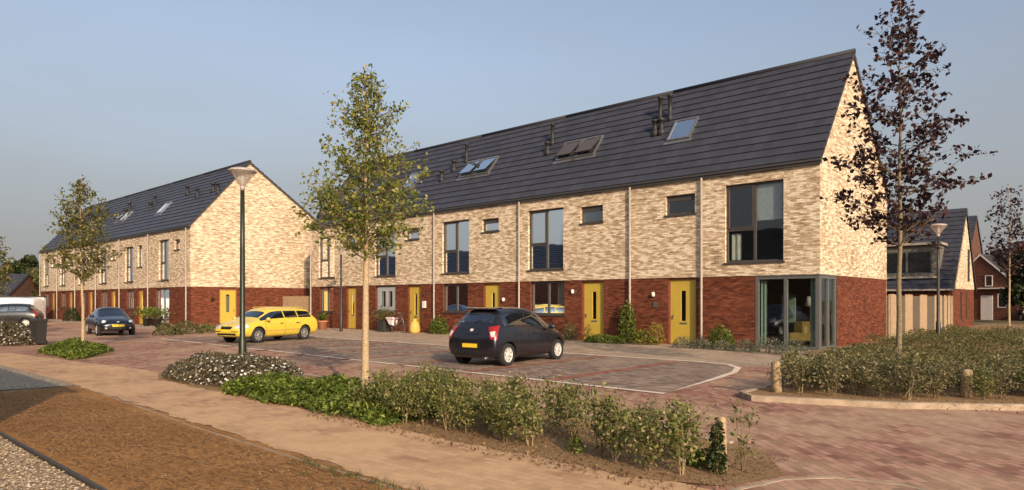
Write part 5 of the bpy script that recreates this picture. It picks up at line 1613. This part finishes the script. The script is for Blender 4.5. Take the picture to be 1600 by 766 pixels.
gable_house('unseen_row_house', 'unseen long low brick row house, shaped for its shadow and window reflections', W(-3.08+66, -24.94, 0), RZ+math.pi, 66, 7.2, 4.5, 7.2, 3.6, 'brick_old', 'brick_old', 'roof_tile', zs=2.5, fwin=[(2+6*q, 4+6*q, .9, 2.3) for q in range(10)])  # unseen, added behind the camera; sized for verge shadow and window reflections
# house with the white verge, gable turned to the camera
Yb = 60.0
loc = Vector((39.65, 62.7, 0))
gh = gable_house('brick_house', 'old red brick house with white sloping verge, white door and window', loc, R(-60), 9, 6.2, 2.8, 5.75, 3.1, 'brick_old', 'brick_old', 'roof_tile_old', zs=2.7, white_verge=True,
    gwin=[(4.4,5.1,1.1,2.3),(3.45,4.05,2.95,3.9)])
b = MB(); b.box(3.1, 4.05, -.03, .012, .02, 2.15); b.build('door', MAT['white_paint'], gh)
b = MB(); b.box(3.0, 5.5, -.35, -.002, 2.72, 2.82); b.build('canopy', MAT['white_paint'], gh)
# dark roofed barn at the far left
Yb = 82.0
gable_house('barn', 'low barn with dark slate roof among the trees at the left edge', Vector(((12-800)/1067*Yb, Yb, 0)), R(95), 16, 8, 2.4, 5.0, 4.0, 'brick_old', 'brick_old', 'roof_tile', zs=2.0)

# ------------------------------------------------------------------ camera, sky, sun
cam = bpy.data.cameras.new('camera'); co = bpy.data.objects.new('camera', cam); COL.objects.link(co)
co.location = (0, 0, 1.7); co.rotation_euler = (R(90), 0, 0)
cam.sensor_width = 36; cam.sensor_fit = 'HORIZONTAL'; cam.lens = 36*1067/1600; cam.shift_y = (470-383)/1600
cam.clip_start = .05; cam.clip_end = 5000
SC.camera = co

EL = 21.5
hz = (D*.893 + E_*.45).normalized()        # horizontal travel of the light
sun_to = Vector((-hz.x, -hz.y, 0))*math.cos(R(EL)) + Vector((0,0,math.sin(R(EL))))
sl = bpy.data.lights.new('sun', 'SUN'); sl.energy = 2.35; sl.angle = R(.5); sl.color = (1.0, .755, .505)
so = bpy.data.objects.new('sun', sl); COL.objects.link(so)
so.rotation_euler = sun_to.to_track_quat('Z', 'Y').to_euler()
so.location = (0, 0, 30)

wd = bpy.data.worlds.new('World'); SC.world = wd; wd.use_nodes = True
nt = wd.node_tree; nt.nodes.clear()
sk = nt.nodes.new('ShaderNodeTexSky'); sk.sky_type = 'NISHITA'; sk.sun_disc = False
sk.sun_elevation = R(EL); sk.sun_rotation = math.atan2(sun_to.x, sun_to.y)
sk.altitude = 0; sk.air_density = 1.0; sk.dust_density = 4.5; sk.ozone_density = 3.5
bg = nt.nodes.new('ShaderNodeBackground'); bg.inputs[1].default_value = .108
wo = nt.nodes.new('ShaderNodeOutputWorld')
hs = nt.nodes.new('ShaderNodeHueSaturation'); hs.inputs['Saturation'].default_value = .62; hs.inputs['Value'].default_value = .87
mt = nt.nodes.new('ShaderNodeMix'); mt.data_type = 'RGBA'; mt.blend_type = 'MULTIPLY'; mt.inputs[0].default_value = 1; mt.inputs[7].default_value = (.92, 1.0, 1.0, 1)
nt.links.new(sk.outputs[0], mt.inputs[6]); nt.links.new(mt.outputs[2], hs.inputs['Color']); 
# hazy, greyer air low over the horizon
tc = nt.nodes.new('ShaderNodeTexCoord'); sx_ = nt.nodes.new('ShaderNodeSeparateXYZ'); nt.links.new(tc.outputs['Generated'], sx_.inputs[0])
mr = nt.nodes.new('ShaderNodeMapRange'); mr.interpolation_type = 'SMOOTHSTEP'
mr.inputs[1].default_value = -.02; mr.inputs[2].default_value = .46; mr.inputs[3].default_value = .9; mr.inputs[4].default_value = .0
nt.links.new(sx_.outputs[2], mr.inputs[0])
mh = nt.nodes.new('ShaderNodeMix'); mh.data_type = 'RGBA'; mh.inputs[7].default_value = (1.66, 1.63, 1.58, 1)
nz_ = nt.nodes.new('ShaderNodeTexNoise'); nz_.inputs['Scale'].default_value = 1.6; nz_.inputs['Detail'].default_value = 4
mp_ = nt.nodes.new('ShaderNodeMapping'); mp_.inputs['Scale'].default_value = (1, 1, 4.5); nt.links.new(tc.outputs['Generated'], mp_.inputs[0]); nt.links.new(mp_.outputs[0], nz_.inputs['Vector'])
ma_ = nt.nodes.new('ShaderNodeMath'); ma_.operation = 'MULTIPLY_ADD'; ma_.inputs[1].default_value = .5; ma_.inputs[2].default_value = -.25; nt.links.new(nz_.outputs['Fac'], ma_.inputs[0])
mb_ = nt.nodes.new('ShaderNodeMath'); mb_.operation = 'ADD'; mb_.use_clamp = True; nt.links.new(mr.outputs[0], mb_.inputs[0]); nt.links.new(ma_.outputs[0], mb_.inputs[1])
nt.links.new(mb_.outputs[0], mh.inputs[0]); nt.links.new(hs.outputs[0], mh.inputs[6]); nt.links.new(mh.outputs[2], bg.inputs[0]); nt.links.new(bg.outputs[0], wo.inputs[0])

vs = SC.view_settings; vs.view_transform = 'Standard'; vs.look = 'None'; vs.gamma = 1; vs.exposure = 1.08
vs.use_curve_mapping = False
SC.render.engine = 'CYCLES'
try:
    SC.cycles.use_denoising = True; SC.cycles.max_bounces = 8; SC.cycles.transparent_max_bounces = 12
except Exception: pass
